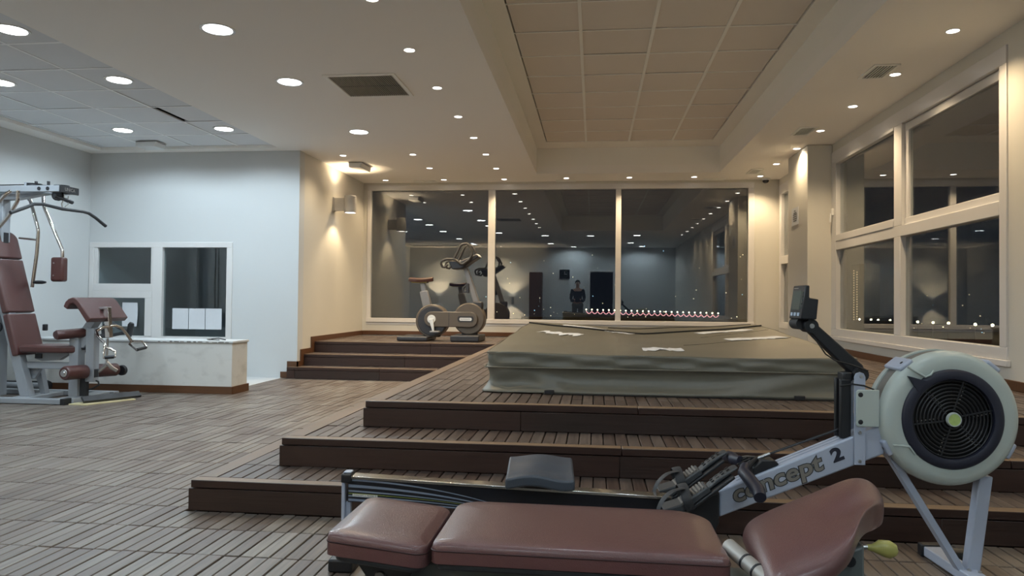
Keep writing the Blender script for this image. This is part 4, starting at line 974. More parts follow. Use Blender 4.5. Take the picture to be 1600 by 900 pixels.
# raised curl pad: curved profile swept across
far_ = [(0.375, 1.85, 0.448), (0.424, 1.86, 0.482), (0.507, 1.86, 0.519), (0.583, 1.86, 0.558), (0.627, 1.86, 0.577), (0.658, 1.845, 0.576), (0.668, 1.81, 0.560), (0.664, 1.77, 0.535)]
near_ = [(0.352, 1.475, 0.456), (0.400, 1.484, 0.466), (0.447, 1.492, 0.478), (0.492, 1.512, 0.500), (0.528, 1.545, 0.526), (0.556, 1.60, 0.554), (0.590, 1.645, 0.556), (0.618, 1.70, 0.546)]
def lerp_row(row, u):
    t = u * (len(row) - 1); i = min(int(t), len(row) - 2); q = t - i
    p = [Vector(row[max(0, i - 1)]), Vector(row[i]), Vector(row[i + 1]), Vector(row[min(len(row) - 1, i + 2)])]
    return 0.5 * ((2 * p[1]) + (p[2] - p[0]) * q + (2 * p[0] - 5 * p[1] + 4 * p[2] - p[3]) * q * q + (3 * p[1] - p[0] - 3 * p[2] + p[3]) * q ** 3)
def cp(u, v):
    a, c = lerp_row(near_, u), lerp_row(far_, u); p = a.lerp(c, v)
    k = 4 * v * (1 - v)
    p.z += 0.026 * k * sin(pi * min(1, 0.25 + u)) - 0.020 * math.exp(-((v - 0.42) / 0.16) ** 2) * max(0, sin(pi * (u - 0.25) / 0.6)) * (0.25 < u < 0.85)
    p.x += 0.010 * k * (u > 0.5) * (u - 0.5) * 2 - 0.010 * k * (u < 0.3) * (0.3 - u) / 0.3
    return p
def cpx(u, v):
    p = cp(min(1, max(0, u)), min(1, max(0, v))); c = Vector((0.51, 1.69, p.z)); return c + (p - c) * 1.045 + Vector((0, 0, 0.004))
hp = MB().slab(cpx, 9, 7, (0.004, -0.004, 0.056)).build('curl_pad', 'leather', bn, sub=3, angle=180)
MB().tube([Vector(cpx(0.0, i / 20)) + Vector((0.004 + 0.010 * abs(i / 10 - 1) ** 4, 0, -0.030)) for i in range(2, 19)], 0.0020, 5).build('seam', 'seam', hp)
# frame under the pads
MB().box(-0.52, 0.62, 1.705, 1.775, 0.315, 0.375).build('frame_beam', 'bench_frame', bn, bevel=0.006)
MB().prism([(-0.565, 0.405), (-0.40, 0.39), (-0.43, 0.335), (-0.50, 0.315)], XZ, 1.66, 1.675).build('seat_bracket', 'pad_base', bn, bevel=0.003)
MB().prism([(-0.565, 0.405), (-0.40, 0.39), (-0.43, 0.335), (-0.50, 0.315)], XZ, 1.80, 1.815).build('seat_bracket', 'pad_base', bn, bevel=0.003)
b = MB(); b.lathe([(0.004, -0.006), (0.012, -0.006), (0.014, 0.0)], (-0.49, 1.66, 0.352), (0, 1, 0), 16); b.build('pivot_bolt', 'steel', bn)
b = MB(); b.prism([(-0.30, 0.40), (0.24, 0.40), (0.20, 0.375), (-0.26, 0.375)], XZ, 1.69, 1.79); b.build('pad_support', 'bench_frame', bn, bevel=0.003)
b = MB(); b.prism([(0.50, 0.0), (0.58, 0.0), (0.578, 0.485), (0.50, 0.45)], XZ, 1.63, 1.72); b.build('curl_post', 'bench_frame', bn, bevel=0.006)
b = MB(); b.lathe([(0.004, -0.01), (0.012, -0.01), (0.012, 0.0)], (0.545, 1.63, 0.452), (0, 1, 0), 12); b.build('adjust_pin', 'black', bn)
b = MB(); b.box(-0.42, -0.36, 1.71, 1.77, 0.03, 0.32); b.box(-0.42, -0.36, 1.50, 1.98, 0.0, 0.045); b.build('leg', 'bench_frame', bn, bevel=0.005)
b = MB(); b.box(0.53, 0.61, 1.45, 2.03, 0.0, 0.045); b.build('leg', 'bench_frame', bn, bevel=0.005)
b = MB(); b.tube([(0.30, 1.655, 0.462), (0.315, 1.62, 0.455), (0.40, 1.42, 0.418)], 0.017, 16); ro = b.build('hinge_tube', 'metal_grille', bn)
for q in (0.12, 0.3): p = Vector((0.315, 1.62, 0.455)) + (Vector((0.40, 1.42, 0.418)) - Vector((0.315, 1.62, 0.455))) * q; MB().cyl(p, p + Vector((0.002, -0.0045, -0.001)), 0.0182).build('ring', 'black', ro)
b = MB(); b.tube([(0.592, 1.66, 0.472), (0.604, 1.66, 0.471), (0.618, 1.66, 0.473), (0.634, 1.66, 0.470), (0.646, 1.66, 0.465), (0.653, 1.66, 0.461)], [0.006, 0.008, 0.016, 0.019, 0.017, 0.008], 14, flat=0.8)
b.build('yellow_knob', 'yellow', bn); MB().cyl((0.57, 1.66, 0.472), (0.593, 1.66, 0.472), 0.006).build('knob_stem', 'steel', bn)

# ------------------------------------------------------------------ multi-station gym at the left edge
gy = thing('multi_gym', 'grey steel multi-station gym with maroon pads beside the white counter', 'exercise machine', (-5.2, 6.5, 0))
def P_(name, b, m, par=None, **k): return b.build(name, m, par or gy, **k)
boom = P_('top_boom', MB().box(-6.6, -5.08, 6.38, 6.44, 2.002, 2.062).box(-6.6, -5.08, 6.56, 6.62, 2.002, 2.062).prism([(-6.0, 1.93), (-5.62, 1.94), (-5.25, 2.0), (-6.0, 2.0)], XZ, 6.455, 6.545), 'grey_frame', bevel=0.004)
P_('end_cap', MB().box(-5.079, -5.062, 6.375, 6.625, 1.998, 2.066), 'black', boom, bevel=0.003)
P_('lettering', text_mb('UNICA', 0.045, lambda u, v, w: (-5.0615 + w, 6.43 + u, 2.018 + v), 0.0006), 'steel', boom, smooth=False)
for x in (-5.29, -5.20): P_('bolt_cap', MB().lathe([(0.001, -0.004), (0.018, -0.004), (0.018, 0.0)], (x, 6.38, 2.032), (0, 1, 0), 16), 'black', boom)
for x in (-5.44, -5.15):
    P_('pulley', MB().lathe([(0.001, -0.012), (0.07, -0.012), (0.062, 0.0), (0.07, 0.012), (0.001, 0.012)], (x, 6.5, 2.085 if x < -5.3 else 2.065), (0, 0, 1), 24), 'black')
for x in (-5.42, -5.29): P_('pulley_bolt', MB().cyl((x, 6.5, 2.075), (x, 6.5, 2.12), 0.014), 'black')
P_('pulley_bracket', MB().box(-5.50, -5.475, 6.44, 6.56, 2.062, 2.105), 'grey_frame', bevel=0.003)
P_('cable', MB().tube([(-6.4, 6.5, 2.085), (-5.5, 6.5, 2.09), (-5.2, 6.5, 2.075)], 0.005, 6), 'black_cord')
P_('under_pulley', MB().lathe([(0.001, -0.012), (0.055, -0.012), (0.048, 0.0), (0.055, 0.012), (0.001, 0.012)], (-5.19, 6.5, 1.985), (0, 1, 0), 24), 'black')
P_('rear_post', MB().box(-5.81, -5.73, 6.45, 6.55, 0.03, 2.002), 'grey_frame', bevel=0.004)
P_('stack_column', MB().box(-6.35, -6.28, 6.42, 6.58, 0.03, 2.002), 'grey_frame', bevel=0.004)
for k in range(12): P_('weight_plate', MB().box(-6.22, -5.95, 6.40, 6.60, 0.10 + 0.055 * k, 0.148 + 0.055 * k), 'rubber', bevel=0.004)
for y in (6.45, 6.55): P_('guide_rod', MB().cyl((-6.085, y, 0.05), (-6.085, y, 2.0), 0.011), 'chrome')
P_('post_slot', MB().box(-5.7305, -5.727, 6.47, 6.53, 1.50, 1.62), 'black', bevel=0.002)
# lat bar and hanging grip
P_('pulldown_bar', MB().tube([(-5.18, 5.92, 1.742), (-5.155, 6.08, 1.815), (-5.146, 6.15, 1.85), (-5.142, 6.25, 1.862), (-5.14, 6.5, 1.85), (-5.135, 6.78, 1.858), (-5.133, 6.86, 1.853), (-5.12, 6.95, 1.815), (-5.10, 7.08, 1.742)], [0.017, 0.016, 0.0155, 0.0145, 0.016, 0.0145, 0.0155, 0.016, 0.017], 12), 'rubber')
P_('bar_hook', MB().tube([(-5.14, 6.5, 1.865), (-5.14, 6.49, 1.90), (-5.13, 6.5, 1.93), (-5.13, 6.51, 1.98)], 0.006, 8), 'steel')
P_('bar_hook', MB().tube([(-5.125, 6.56, 1.985), (-5.125, 6.56, 1.90), (-5.135, 6.53, 1.875)], 0.005, 8), 'steel')
P_('rope_grip', MB().tube([(-5.135, 6.385, 1.962), (-5.13, 6.43, 1.952), (-5.13, 6.5, 1.945), (-5.13, 6.57, 1.937), (-5.13, 6.62, 1.93)], [0.019, 0.021, 0.016, 0.021, 0.02], 12), 'black')
# press and fly arms
P_('press_arm', MB().tube([(-5.44, 6.3, 2.0), (-5.44, 6.3, 1.91), (-5.455, 6.3, 1.88), (-5.53, 6.3, 1.76), (-5.62, 6.3, 1.66), (-5.74, 6.3, 1.52)], 0.017, 12), 'chrome')
P_('press_arm', MB().tube([(-5.44, 6.22, 1.985), (-5.47, 6.2, 1.955), (-5.50, 6.2, 1.93), (-5.56, 6.2, 1.86), (-5.72, 6.2, 1.66)], 0.017, 12), 'chrome')
P_('swing_arm', MB().tube([(-5.73, 6.7, 2.0), (-5.68, 6.7, 1.99), (-5.645, 6.7, 1.955), (-5.56, 6.7, 1.69), (-5.553, 6.7, 1.64), (-5.563, 6.7, 1.44), (-5.607, 6.7, 1.09)], 0.017, 12), 'chrome')
P_('arm_link', MB().cyl((-5.76, 6.7, 1.585), (-5.56, 6.7, 1.565), 0.011), 'chrome')
P_('arm_grip', MB().tube([(-5.60, 6.7, 1.14), (-5.56, 6.7, 1.14), (-5.50, 6.7, 1.14), (-5.46, 6.7, 1.14)], [0.014, 0.018, 0.018, 0.010], 12), 'black')
fa = P_('fly_arm', MB().tube([(-5.55, 6.75, 2.04), (-5.542, 6.75, 1.93), (-5.535, 6.75, 1.90), (-5.335, 6.75, 1.485), (-5.325, 6.75, 1.45), (-5.324, 6.75, 1.385)], 0.017, 12), 'chrome')
fp = P_('fly_pad', MB().box(-5.435, -5.295, 6.72, 6.80, 1.148, 1.395), 'leather2', bevel=0.022, seg=3)
for z in (1.335, 1.21): P_('button', MB().lathe([(0.001, -0.003), (0.008, -0.003), (0.009, 0.001)], (-5.395, 6.72, z), (0, 1, 0), 10), 'steel', fp)
# backrest, seat and their posts
def back(z0, z1, top_r):
    xf = lambda z: -5.425 - 0.283 * (z - 0.45)
    b = MB(); n = 10
    def f(u, v):
        z = z0 + (z1 - z0) * v; w = abs(2 * u - 1); y = 6.33 + 0.35 * u
        if top_r: z = z0 + (z1 - z0 - 0.07 * w ** 4) * v
        return (xf(z) - 0.012 * w ** 4, y, z)
    b.slab(f, 12, 10, (0.062, 0, 0.0175)); return b
for z0, z1, r in [(0.44, 0.832, 0), (0.845, 1.362, 0), (1.372, 1.64, 1)]: P_('back_pad', back(z0, z1, r), 'leather2', bevel=0.014, seg=3, angle=70)
P_('seat_pad', MB().prism([(-5.43, 6.335), (-5.00, 6.335), (-4.93, 6.38), (-4.87, 6.42), (-4.87, 6.60), (-5.00, 6.675), (-5.43, 6.675)], lambda u, v, t: (u, v, t), 0.462, 0.532), 'leather2', bevel=0.018, seg=3)
P_('seat_plate', MB().prism([(-5.36, 0.458), (-5.02, 0.458), (-5.03, 0.44), (-5.12, 0.385), (-5.30, 0.372), (-5.38, 0.40)], XZ, 6.47, 6.53), 'grey_frame', bevel=0.004)
P_('seat_slot', MB().box(-5.36, -5.29, 6.455, 6.468, 0.40, 0.445), 'black', bevel=0.003)
P_('back_post', MB().prism([(-5.43, 0.045), (-5.33, 0.045), (-5.49, 0.62), (-5.83, 1.75), (-5.91, 1.75)], XZ, 6.36, 6.44), 'grey_frame', bevel=0.005)
P_('back_post', MB().prism([(-5.47, 0.31), (-5.40, 0.31), (-5.335, 0.045), (-5.39, 0.045)], XZ, 6.57, 6.63), 'grey_frame', bevel=0.004)
P_('gusset', MB().prism([(-5.47, 0.305), (-5.30, 0.305), (-5.37, 0.20), (-5.43, 0.20)], XZ, 6.47, 6.50), 'grey_frame', bevel=0.003)
P_('seat_beam', MB().box(-5.485, -4.95, 6.42, 6.50, 0.305, 0.366), 'grey_frame', bevel=0.005)
P_('side_pulley', MB().lathe([(0.001, -0.012), (0.05, -0.012), (0.044, 0.0), (0.05, 0.012), (0.001, 0.012)], (-5.68, 6.36, 0.70), (0, 1, 0), 20), 'black')
P_('knob', MB().box(-5.49, -5.455, 6.70, 6.74, 0.655, 0.72), 'black', bevel=0.006)
P_('front_post', MB().box(-4.962, -4.868, 6.40, 6.50, 0.05, 0.60), 'grey_frame', bevel=0.005)
P_('post_brace', MB().prism([(-4.905, 0.44), (-4.82, 0.54), (-4.82, 0.63), (-4.70, 0.80), (-4.77, 0.83), (-4.905, 0.64)], XZ, 6.44, 6.54), 'grey_frame', bevel=0.004)
P_('hinge_post', MB().box(-4.808, -4.722, 6.42, 6.50, 0.19, 0.70), 'grey_frame', bevel=0.006)
P_('stop_pin', MB().cyl((-4.865, 6.45, 0.505), (-4.815, 6.45, 0.505), 0.013), 'black')
r1 = P_('leg_roller', MB().tube([(-4.835, 6.18, 0.293), (-4.833, 6.195, 0.293), (-4.80, 6.40, 0.288), (-4.795, 6.415, 0.288)], [0.056, 0.066, 0.066, 0.06], 24), 'leather2')
P_('roller_cap', MB().lathe([(0.001, -0.016), (0.014, -0.016), (0.018, -0.008), (0.032, -0.008), (0.036, 0.0)], (-4.835, 6.18, 0.293), (0, 1, 0), 20), 'steel', r1)
P_('leg_roller', MB().tube([(-4.79, 6.52, 0.284), (-4.788, 6.535, 0.284), (-4.755, 6.78, 0.274), (-4.752, 6.79, 0.274)], [0.06, 0.064, 0.064, 0.058], 24), 'leather2')
r1 = P_('arm_roller', MB().tube([(-5.01, 6.28, 0.636), (-5.005, 6.29, 0.637), (-4.86, 6.46, 0.655), (-4.84, 6.49, 0.658)], [0.036, 0.046, 0.046, 0.04], 20, flat=1.25), 'leather2')
P_('far_wheel', MB().lathe([(0.001, -0.02), (0.045, -0.02), (0.052, -0.012), (0.052, 0.012), (0.045, 0.02), (0.001, 0.02)], (-4.72, 6.84, 0.262), (0, 1, 0), 24), 'black')
# curl pad on the front post
prf = [(-4.915, 0.905), (-4.895, 0.950), (-4.865, 0.978), (-4.825, 0.992), (-4.79, 0.985), (-4.76, 0.962), (-4.635, 0.795), (-4.675, 0.757), (-4.79, 0.918), (-4.815, 0.935), (-4.845, 0.93), (-4.872, 0.878)]
P_('curl_pad', MB().prism(prf, XZ, 6.25, 6.80), 'leather2', bevel=0.010, seg=3, angle=45)
P_('bar_bracket', MB().prism([(-4.675, 0.908), (-4.625, 0.90), (-4.60, 0.61), (-4.65, 0.605)], XZ, 6.475, 6.525), 'chrome', bevel=0.004)
P_('bracket_cap', MB().prism([(-4.715, 0.900), (-4.63, 0.905), (-4.63, 0.885), (-4.70, 0.878)], XZ, 6.465, 6.535), 'steel', bevel=0.003)
P_('curl_bar', MB().tube([(-4.62, 6.5, 0.715), (-4.645, 6.44, 0.712), (-4.674, 6.38, 0.672), (-4.60, 6.31, 0.63), (-4.49, 6.25, 0.575), (-4.465, 6.22, 0.54)], 0.015, 12), 'chrome')
P_('curl_bar', MB().tube([(-4.62, 6.5, 0.72), (-4.60, 6.56, 0.722), (-4.582, 6.62, 0.70), (-4.568, 6.70, 0.616), (-4.556, 6.74, 0.562)], 0.014, 12), 'chrome')
def stirrup(pts, g0, g1):
    o = P_('stirrup', MB().tube(pts, 0.011, 10), 'chrome'); P_('grip', MB().cyl(g0, g1, 0.016), 'black', o)
stirrup([(-4.556, 6.74, 0.562), (-4.565, 6.72, 0.535), (-4.477, 6.70, 0.480), (-4.468, 6.85, 0.496), (-4.54, 6.89, 0.55), (-4.553, 6.75, 0.562)], (-4.476, 6.71, 0.481), (-4.469, 6.84, 0.495))
stirrup([(-4.465, 6.22, 0.54), (-4.463, 6.20, 0.50), (-4.44, 6.17, 0.445), (-4.355, 6.21, 0.452), (-4.38, 6.25, 0.50), (-4.46, 6.22, 0.54)], (-4.43, 6.172, 0.446), (-4.362, 6.205, 0.452))
P_('drop_link', MB().tube([(-4.64, 6.5, 0.60), (-4.645, 6.5, 0.42), (-4.645, 6.5, 0.36)], 0.011, 10), 'steel')
P_('fork_lever', MB().tube([(-4.78, 6.47, 0.268), (-4.72, 6.5, 0.285), (-4.66, 6.5, 0.335), (-4.645, 6.5, 0.36)], 0.015, 10).tube([(-4.645, 6.5, 0.37), (-4.61, 6.52, 0.32), (-4.58, 6.56, 0.285)], 0.018, 10, flat=0.6), 'steel')
P_('pivot_slot', MB().box(-4.7225, -4.7195, 6.43, 6.49, 0.23, 0.31), 'black', bevel=0.002)
P_('low_cable', MB().tube([(-4.73, 6.46, 0.20), (-4.70, 6.46, 0.19), (-4.69, 6.46, 0.16), (-4.76, 6.46, 0.12), (-4.85, 6.46, 0.10), (-4.83, 6.46, 0.05)], 0.009, 8), 'black_cord')
P_('low_pulley', MB().lathe([(0.001, -0.012), (0.05, -0.012), (0.044, 0.0), (0.05, 0.012), (0.001, 0.012)], (-4.975, 6.60, 0.13), (0, 1, 0), 20), 'black')
P_('low_bracket', MB().box(-4.867, -4.80, 6.43, 6.47, 0.05, 0.22), 'rubber', bevel=0.004)
P_('base_rail', MB().box(-6.6, -4.868, 6.18, 6.26, 0.004, 0.052), 'grey_frame', bevel=0.005)
P_('base_rail', MB().box(-6.6, -4.76, 6.78, 6.86, 0.004, 0.052), 'grey_frame', bevel=0.005)
P_('base_cross', MB().box(-4.96, -4.80, 6.262, 6.778, 0.004, 0.052), 'grey_frame', bevel=0.005)
P_('base_cross', MB().box(-5.46, -5.30, 6.262, 6.778, 0.004, 0.045), 'grey_frame', bevel=0.005)
P_('base_cross', MB().box(-6.40, -6.24, 6.262, 6.778, 0.004, 0.045), 'grey_frame', bevel=0.005)
P_('rail_cap', MB().box(-4.868, -4.82, 6.172, 6.268, 0.0, 0.058), 'black', bevel=0.005)
P_('bolt_cap', MB().lathe([(0.001, -0.004), (0.018, -0.004), (0.018, 0.0)], (-4.90, 6.26, 0.03), (0, 1, 0), 14), 'black')
o = tag(MB().prism([(-4.80, 6.20), (-4.62, 6.20), (-4.42, 6.62), (-4.50, 6.66), (-4.66, 6.40), (-4.78, 6.30)], lambda u, v, t: (u, v, t), 0.001, 0.012).build('plywood_base', 'ply', smooth=False), 'pale plywood sheet on the floor in front of the gym base', 'board')
b = MB(); b.box(-0.27, 0.27, -0.035, 0.035, -0.012, 0.012); o = b.build('foot_plate', 'rubber', None, bevel=0.004)
o.location = (-4.565, 6.475, 0.047); o.rotation_euler = (R(38), 0, R(62)); tag(o, 'dark rubber foot plate tilted on plywood before the gym', 'foot plate')
t = thing('floor_tube', 'grey roller tube with black end lying behind the gym base', 'roller', (-5.9, 7.0, 0.0))
MB().cyl((-6.45, 7.02, 0.062), (-5.72, 7.02, 0.062), 0.035, n=16).build('tube', 'grey_frame', t)
MB().lathe([(0.001, -0.03), (0.06, -0.03), (0.062, 0.0), (0.05, 0.03), (0.001, 0.03)], (-5.69, 7.02, 0.063), (1, 0, 0), 20).build('end_wheel', 'black', t)
MB().cyl((-6.45, 7.02, 0.102), (-5.72, 7.02, 0.102), 0.008, n=8).build('band', 'black', t)

# ------------------------------------------------------------------ exercise bike by the far window
bk = thing('exercise_bike', 'taupe and black exercise bike with worn tan saddle before the far window', 'exercise bike', (-2.0, 9.95, ZD))
Q_ = lambda name, b, m, par=None, **k: b.build(name, m, par or bk, **k)
for x0, x1, z1 in ((-2.67, -2.24, 0.502), (-1.93, -1.53, 0.525)):
    Q_('floor_foot', MB().box(x0, x1, 9.66, 10.24, ZD + 0.003, z1), 'bike_dark', bevel=0.02, seg=3)
Q_('rear_shell', MB().lathe([(0.001, -0.10), (0.215, -0.10), (0.228, -0.085), (0.228, 0.085), (0.215, 0.10), (0.001, 0.10)], (-2.232, 9.97, 0.712), (0, 1, 0), 48), 'bike_brown')
o = Q_('rear_disc', MB().lathe([(0.11, -0.005), (0.195, -0.005), (0.205, 0.004)], (-2.222, 9.862, 0.712), (0, 1, 0), 48, cap=False).lathe([(0.001, 0.0), (0.2, 0.0)], (-2.222, 9.859, 0.712), (0, 1, 0), 40, cap=False), 'bike_dark')
Q_('rear_neck', MB().box(-2.36, -2.12, 9.92, 10.02, ZD + 0.05, 0.62), 'bike_dark', bevel=0.02)
Q_('front_shell', MB().lathe([(0.001, -0.10), (0.205, -0.10), (0.220, -0.085), (0.220, 0.085), (0.205, 0.10), (0.001, 0.10)], (-1.71, 9.97, 0.745), (0, 1, 0), 48), 'bike_brown')
Q_('front_neck', MB().box(-1.82, -1.60, 9.92, 10.02, ZD + 0.05, 0.58), 'bike_dark', bevel=0.02)
Q_('front_cover', MB().box(-1.66, -1.53, 9.90, 10.04, 0.88, 0.985), 'bike_dark', bevel=0.02)
n = 14; pl = [(-2.225 + 0.105 * cos(R(90 + 180 * i / n)), 0.735 + 0.105 * sin(R(90 + 180 * i / n))) for i in range(n + 1)] + [(-1.68 + 0.098 * cos(R(-90 + 180 * i / n)), 0.735 + 0.105 * sin(R(-90 + 180 * i / n))) for i in range(n + 1)]
Q_('chain_cover', MB().prism(pl, XZ, 9.835, 9.90), 'bike_brown', bevel=0.008)
Q_('cover_seam', MB().box(-1.985, -1.979, 9.8335, 9.836, 0.632, 0.838), 'bike_dark', smooth=False)
bd = Q_('badge', MB().prism([(-1.845 + 0.0, 0.70), (-1.65, 0.70), (-1.635, 0.725), (-1.635, 0.755), (-1.65, 0.78), (-1.845, 0.78), (-1.86, 0.755), (-1.86, 0.725)], XZ, 9.832, 9.8345), 'bike_dark', smooth=False)
Q_('badge_plate', MB().prism([(-1.825, 0.718), (-1.67, 0.718), (-1.66, 0.74), (-1.67, 0.76), (-1.825, 0.76), (-1.835, 0.74)], XZ, 9.8305, 9.8318), 'white_plastic', bd, smooth=False)
Q_('lettering', text_mb('TECHNOGYM', 0.024, lambda u, v, w: (-1.823 + u * 0.92, 9.8302 - w, 0.731 + v), 0.0002), 'bike_dark', bd, smooth=False)
Q_('crank_hub', MB().lathe([(0.001, -0.012), (0.055, -0.012), (0.06, 0.0)], (-2.225, 9.835, 0.735), (0, 1, 0), 28), 'white_plastic')
Q_('crank', MB().prism([(-2.258, 0.735), (-2.195, 0.745), (-2.178, 0.575), (-2.205, 0.57)], XZ, 9.80, 9.822), 'white_plastic', bevel=0.006)
Q_('pedal', MB().box(-2.22, -2.09, 9.70, 9.80, 0.555, 0.578), 'bike_silver', bevel=0.006)
Q_('crank', MB().prism([(-2.258, 0.735), (-2.195, 0.735), (-2.235, 0.90), (-2.262, 0.90)], XZ, 10.12, 10.14), 'white_plastic', bevel=0.006)
Q_('seat_tube', MB().prism([(-2.425, 1.115), (-2.315, 1.135), (-2.245, 0.90), (-2.37, 0.88)], XZ, 9.93, 10.01), 'bike_silver', bevel=0.012)
Q_('seat_post', MB().prism([(-2.425, 1.245), (-2.352, 1.245), (-2.33, 1.12), (-2.40, 1.11)], XZ, 9.945, 9.995), 'bike_silver', bevel=0.01)
def sd(u, v):
    x = -2.57 + 0.33 * u; w = 2 * v - 1; hw = 0.105 * (1 - 0.72 * max(0, u - 0.3) / 0.7) if u > 0.3 else 0.105 * (0.75 + 0.25 * u / 0.3)
    return (x, 9.97 + hw * w, 1.318 - 0.02 * w * w - 0.012 * sin(pi * u) + 0.006 * u)
Q_('saddle', MB().slab(sd, 14, 10, (0, 0, 0.045)), 'saddle', bevel=0.012, seg=3, angle=70)
Q_('saddle_base', MB().box(-2.54, -2.32, 9.92, 10.02, 1.238, 1.262), 'yellow', bevel=0.006); Q_('saddle_clamp', MB().box(-2.44, -2.31, 9.93, 10.01, 1.236, 1.27), 'bike_dark', bevel=0.006)
Q_('steering_post', MB().prism([(-1.82, 1.46), (-1.745, 1.455), (-1.565, 0.95), (-1.655, 0.95)], XZ, 9.93, 10.01), 'bike_silver', bevel=0.014)
Q_('console', MB().prism([(-2.00, 1.545), (-1.945, 1.425), (-1.82, 1.435), (-1.575, 1.60), (-1.60, 1.635), (-1.66, 1.615), (-1.83, 1.54)], XZ, 9.83, 10.11), 'bike_dark', bevel=0.012)
Q_('console_edge', MB().prism([(-1.625, 1.635), (-1.60, 1.642), (-1.57, 1.605), (-1.58, 1.60), (-1.61, 1.625)], XZ, 9.85, 10.09), 'white_plastic', bevel=0.004)
for y, dx in ((9.80, 0.0), (10.12, 0.0)):
    Q_('handlebar', MB().tube([(-1.915 + dx, y, 1.555), (-1.865 + dx, y, 1.66), (-1.825 + dx, y, 1.745), (-1.79 + dx, y, 1.77), (-1.735 + dx, y, 1.778), (-1.705 + dx, y, 1.755), (-1.662 + dx, y, 1.67), (-1.665 + dx, y, 1.62), (-1.70 + dx, y, 1.555), (-1.78 + dx, y + 0.01, 1.50), (-1.82 + dx, y + 0.02, 1.497), (-1.87 + dx, y, 1.535), (-1.90 + dx, y, 1.562), (-2.02 + dx, y, 1.565), (-2.085 + dx, y, 1.535), (-2.092 + dx, y, 1.50), (-2.07 + dx, y, 1.455), (-2.04 + dx, y, 1.45), (-2.00 + dx, y + 0.01, 1.49)], 0.017, 10), 'bike_bar')
Q_('handlebar_bridge', MB().cyl((-2.03, 9.80, 1.56), (-2.0, 10.12, 1.56), 0.016), 'bike_bar')
Q_('bottle_holder', MB().tube([(-1.74, 9.93, 1.125), (-1.80, 9.93, 1.11), (-1.80, 9.93, 1.17), (-1.765, 9.93, 1.205), (-1.72, 9.93, 1.225)], 0.016, 8).box(-1.76, -1.72, 9.90, 9.95, 1.10, 1.235), 'bike_dark', bevel=0.005)
#PART4

# ------------------------------------------------------------------ things behind the camera, mirrored in the night glass
t = thing('wall_clock', 'square dark wall clock left of the doorway behind the camera', 'clock', (-1.02, YN, 1.778))
MB().box(-1.20, -0.845, YN + 0.002, YN + 0.05, 1.78, 2.11).build('case', 'black', t, bevel=0.01)
MB().lathe([(0.001, 0), (0.14, 0)], (-1.02, YN + 0.051, 1.945), (0, 1, 0), 32).build('dial', 'screen', t, smooth=False)
MB().box(-1.026, -1.014, YN + 0.052, YN + 0.056, 1.945, 2.05).build('hand', 'white_plastic', t, smooth=False)
MB().box(-1.02, -0.94, YN + 0.052, YN + 0.056, 1.939, 1.951).build('hand', 'white_plastic', t, smooth=False)
t = thing('tall_cabinet', 'tall brown wooden cabinet against the wall behind the camera', 'cabinet', (-2.0, YN, 0))
MB().box(-2.225, -1.785, YN + 0.01, YN + 0.40, 0.0, 2.0).build('carcass', 'skirting', t, bevel=0.004)
dr = MB().box(-2.21, -1.80, YN + 0.401, YN + 0.42, 0.05, 1.985).build('door', 'skirting', t, bevel=0.003)
MB().cyl((-1.85, YN + 0.44, 0.95), (-1.85, YN + 0.44, 1.15), 0.008).build('handle', 'steel', dr)

# person standing beside the camera, facing the far window: one skinned body, clothes as shells of it
def skinned(name, joints, edges, m, parent, levels=2, root=0):
    me = bpy.data.meshes.new(name); me.from_pydata([j[0] for j in joints], edges, []); me.materials.append(M[m])
    o = bpy.data.objects.new(name, me); COL.objects.link(o); o.parent = parent
    sk = o.modifiers.new('skin', 'SKIN')
    if not me.skin_vertices: me.skin_vertices.new()
    for d, j in zip(me.skin_vertices[0].data, joints): d.radius = (j[1], j[2] if len(j) > 2 else j[1])
    me.skin_vertices[0].data[root].use_root = True
    ss = o.modifiers.new('subdivision', 'SUBSURF'); ss.levels = levels; ss.render_levels = levels
    sk.use_smooth_shade = True
    return o
M['skin'] = mat('skin', (0.42, 0.24, 0.17), 0.5, vary=0.05)
M['jacket'] = mat('dark_jacket_cloth', (0.025, 0.025, 0.03), 0.8, bump=0.1, bscale=200)
M['shorts'] = mat('grey_trouser_cloth', (0.12, 0.11, 0.10), 0.8, bump=0.1, bscale=200)
M['hair'] = mat('dark_brown_hair', (0.02, 0.013, 0.009), 0.6, bump=0.3, bscale=120)
M['shoe'] = mat('dark_shoe', (0.03, 0.03, 0.032), 0.5)
pr = thing('person', 'person in dark jacket standing beside the camera, mirrored in the far window', 'person', (-0.52, -0.75, 0), 0, local=True)
J = [((0, 0, 0.93), 0.135, 0.105), ((0, 0.0, 1.08), 0.125, 0.09), ((0, -0.01, 1.24), 0.145, 0.10), ((0, -0.015, 1.36), 0.12, 0.075), ((0, 0.0, 1.44), 0.052, 0.052), ((0, 0.012, 1.50), 0.055, 0.06), ((0, 0.02, 1.575), 0.072, 0.09), ((0, 0.012, 1.645), 0.055, 0.07)]
E_ = [(0, 1), (1, 2), (2, 3), (3, 4), (4, 5), (5, 6), (6, 7)]
def limb(pts, start):
    i = start
    for p in pts: J.append(p); E_.append((i, len(J) - 1)); i = len(J) - 1
    return i
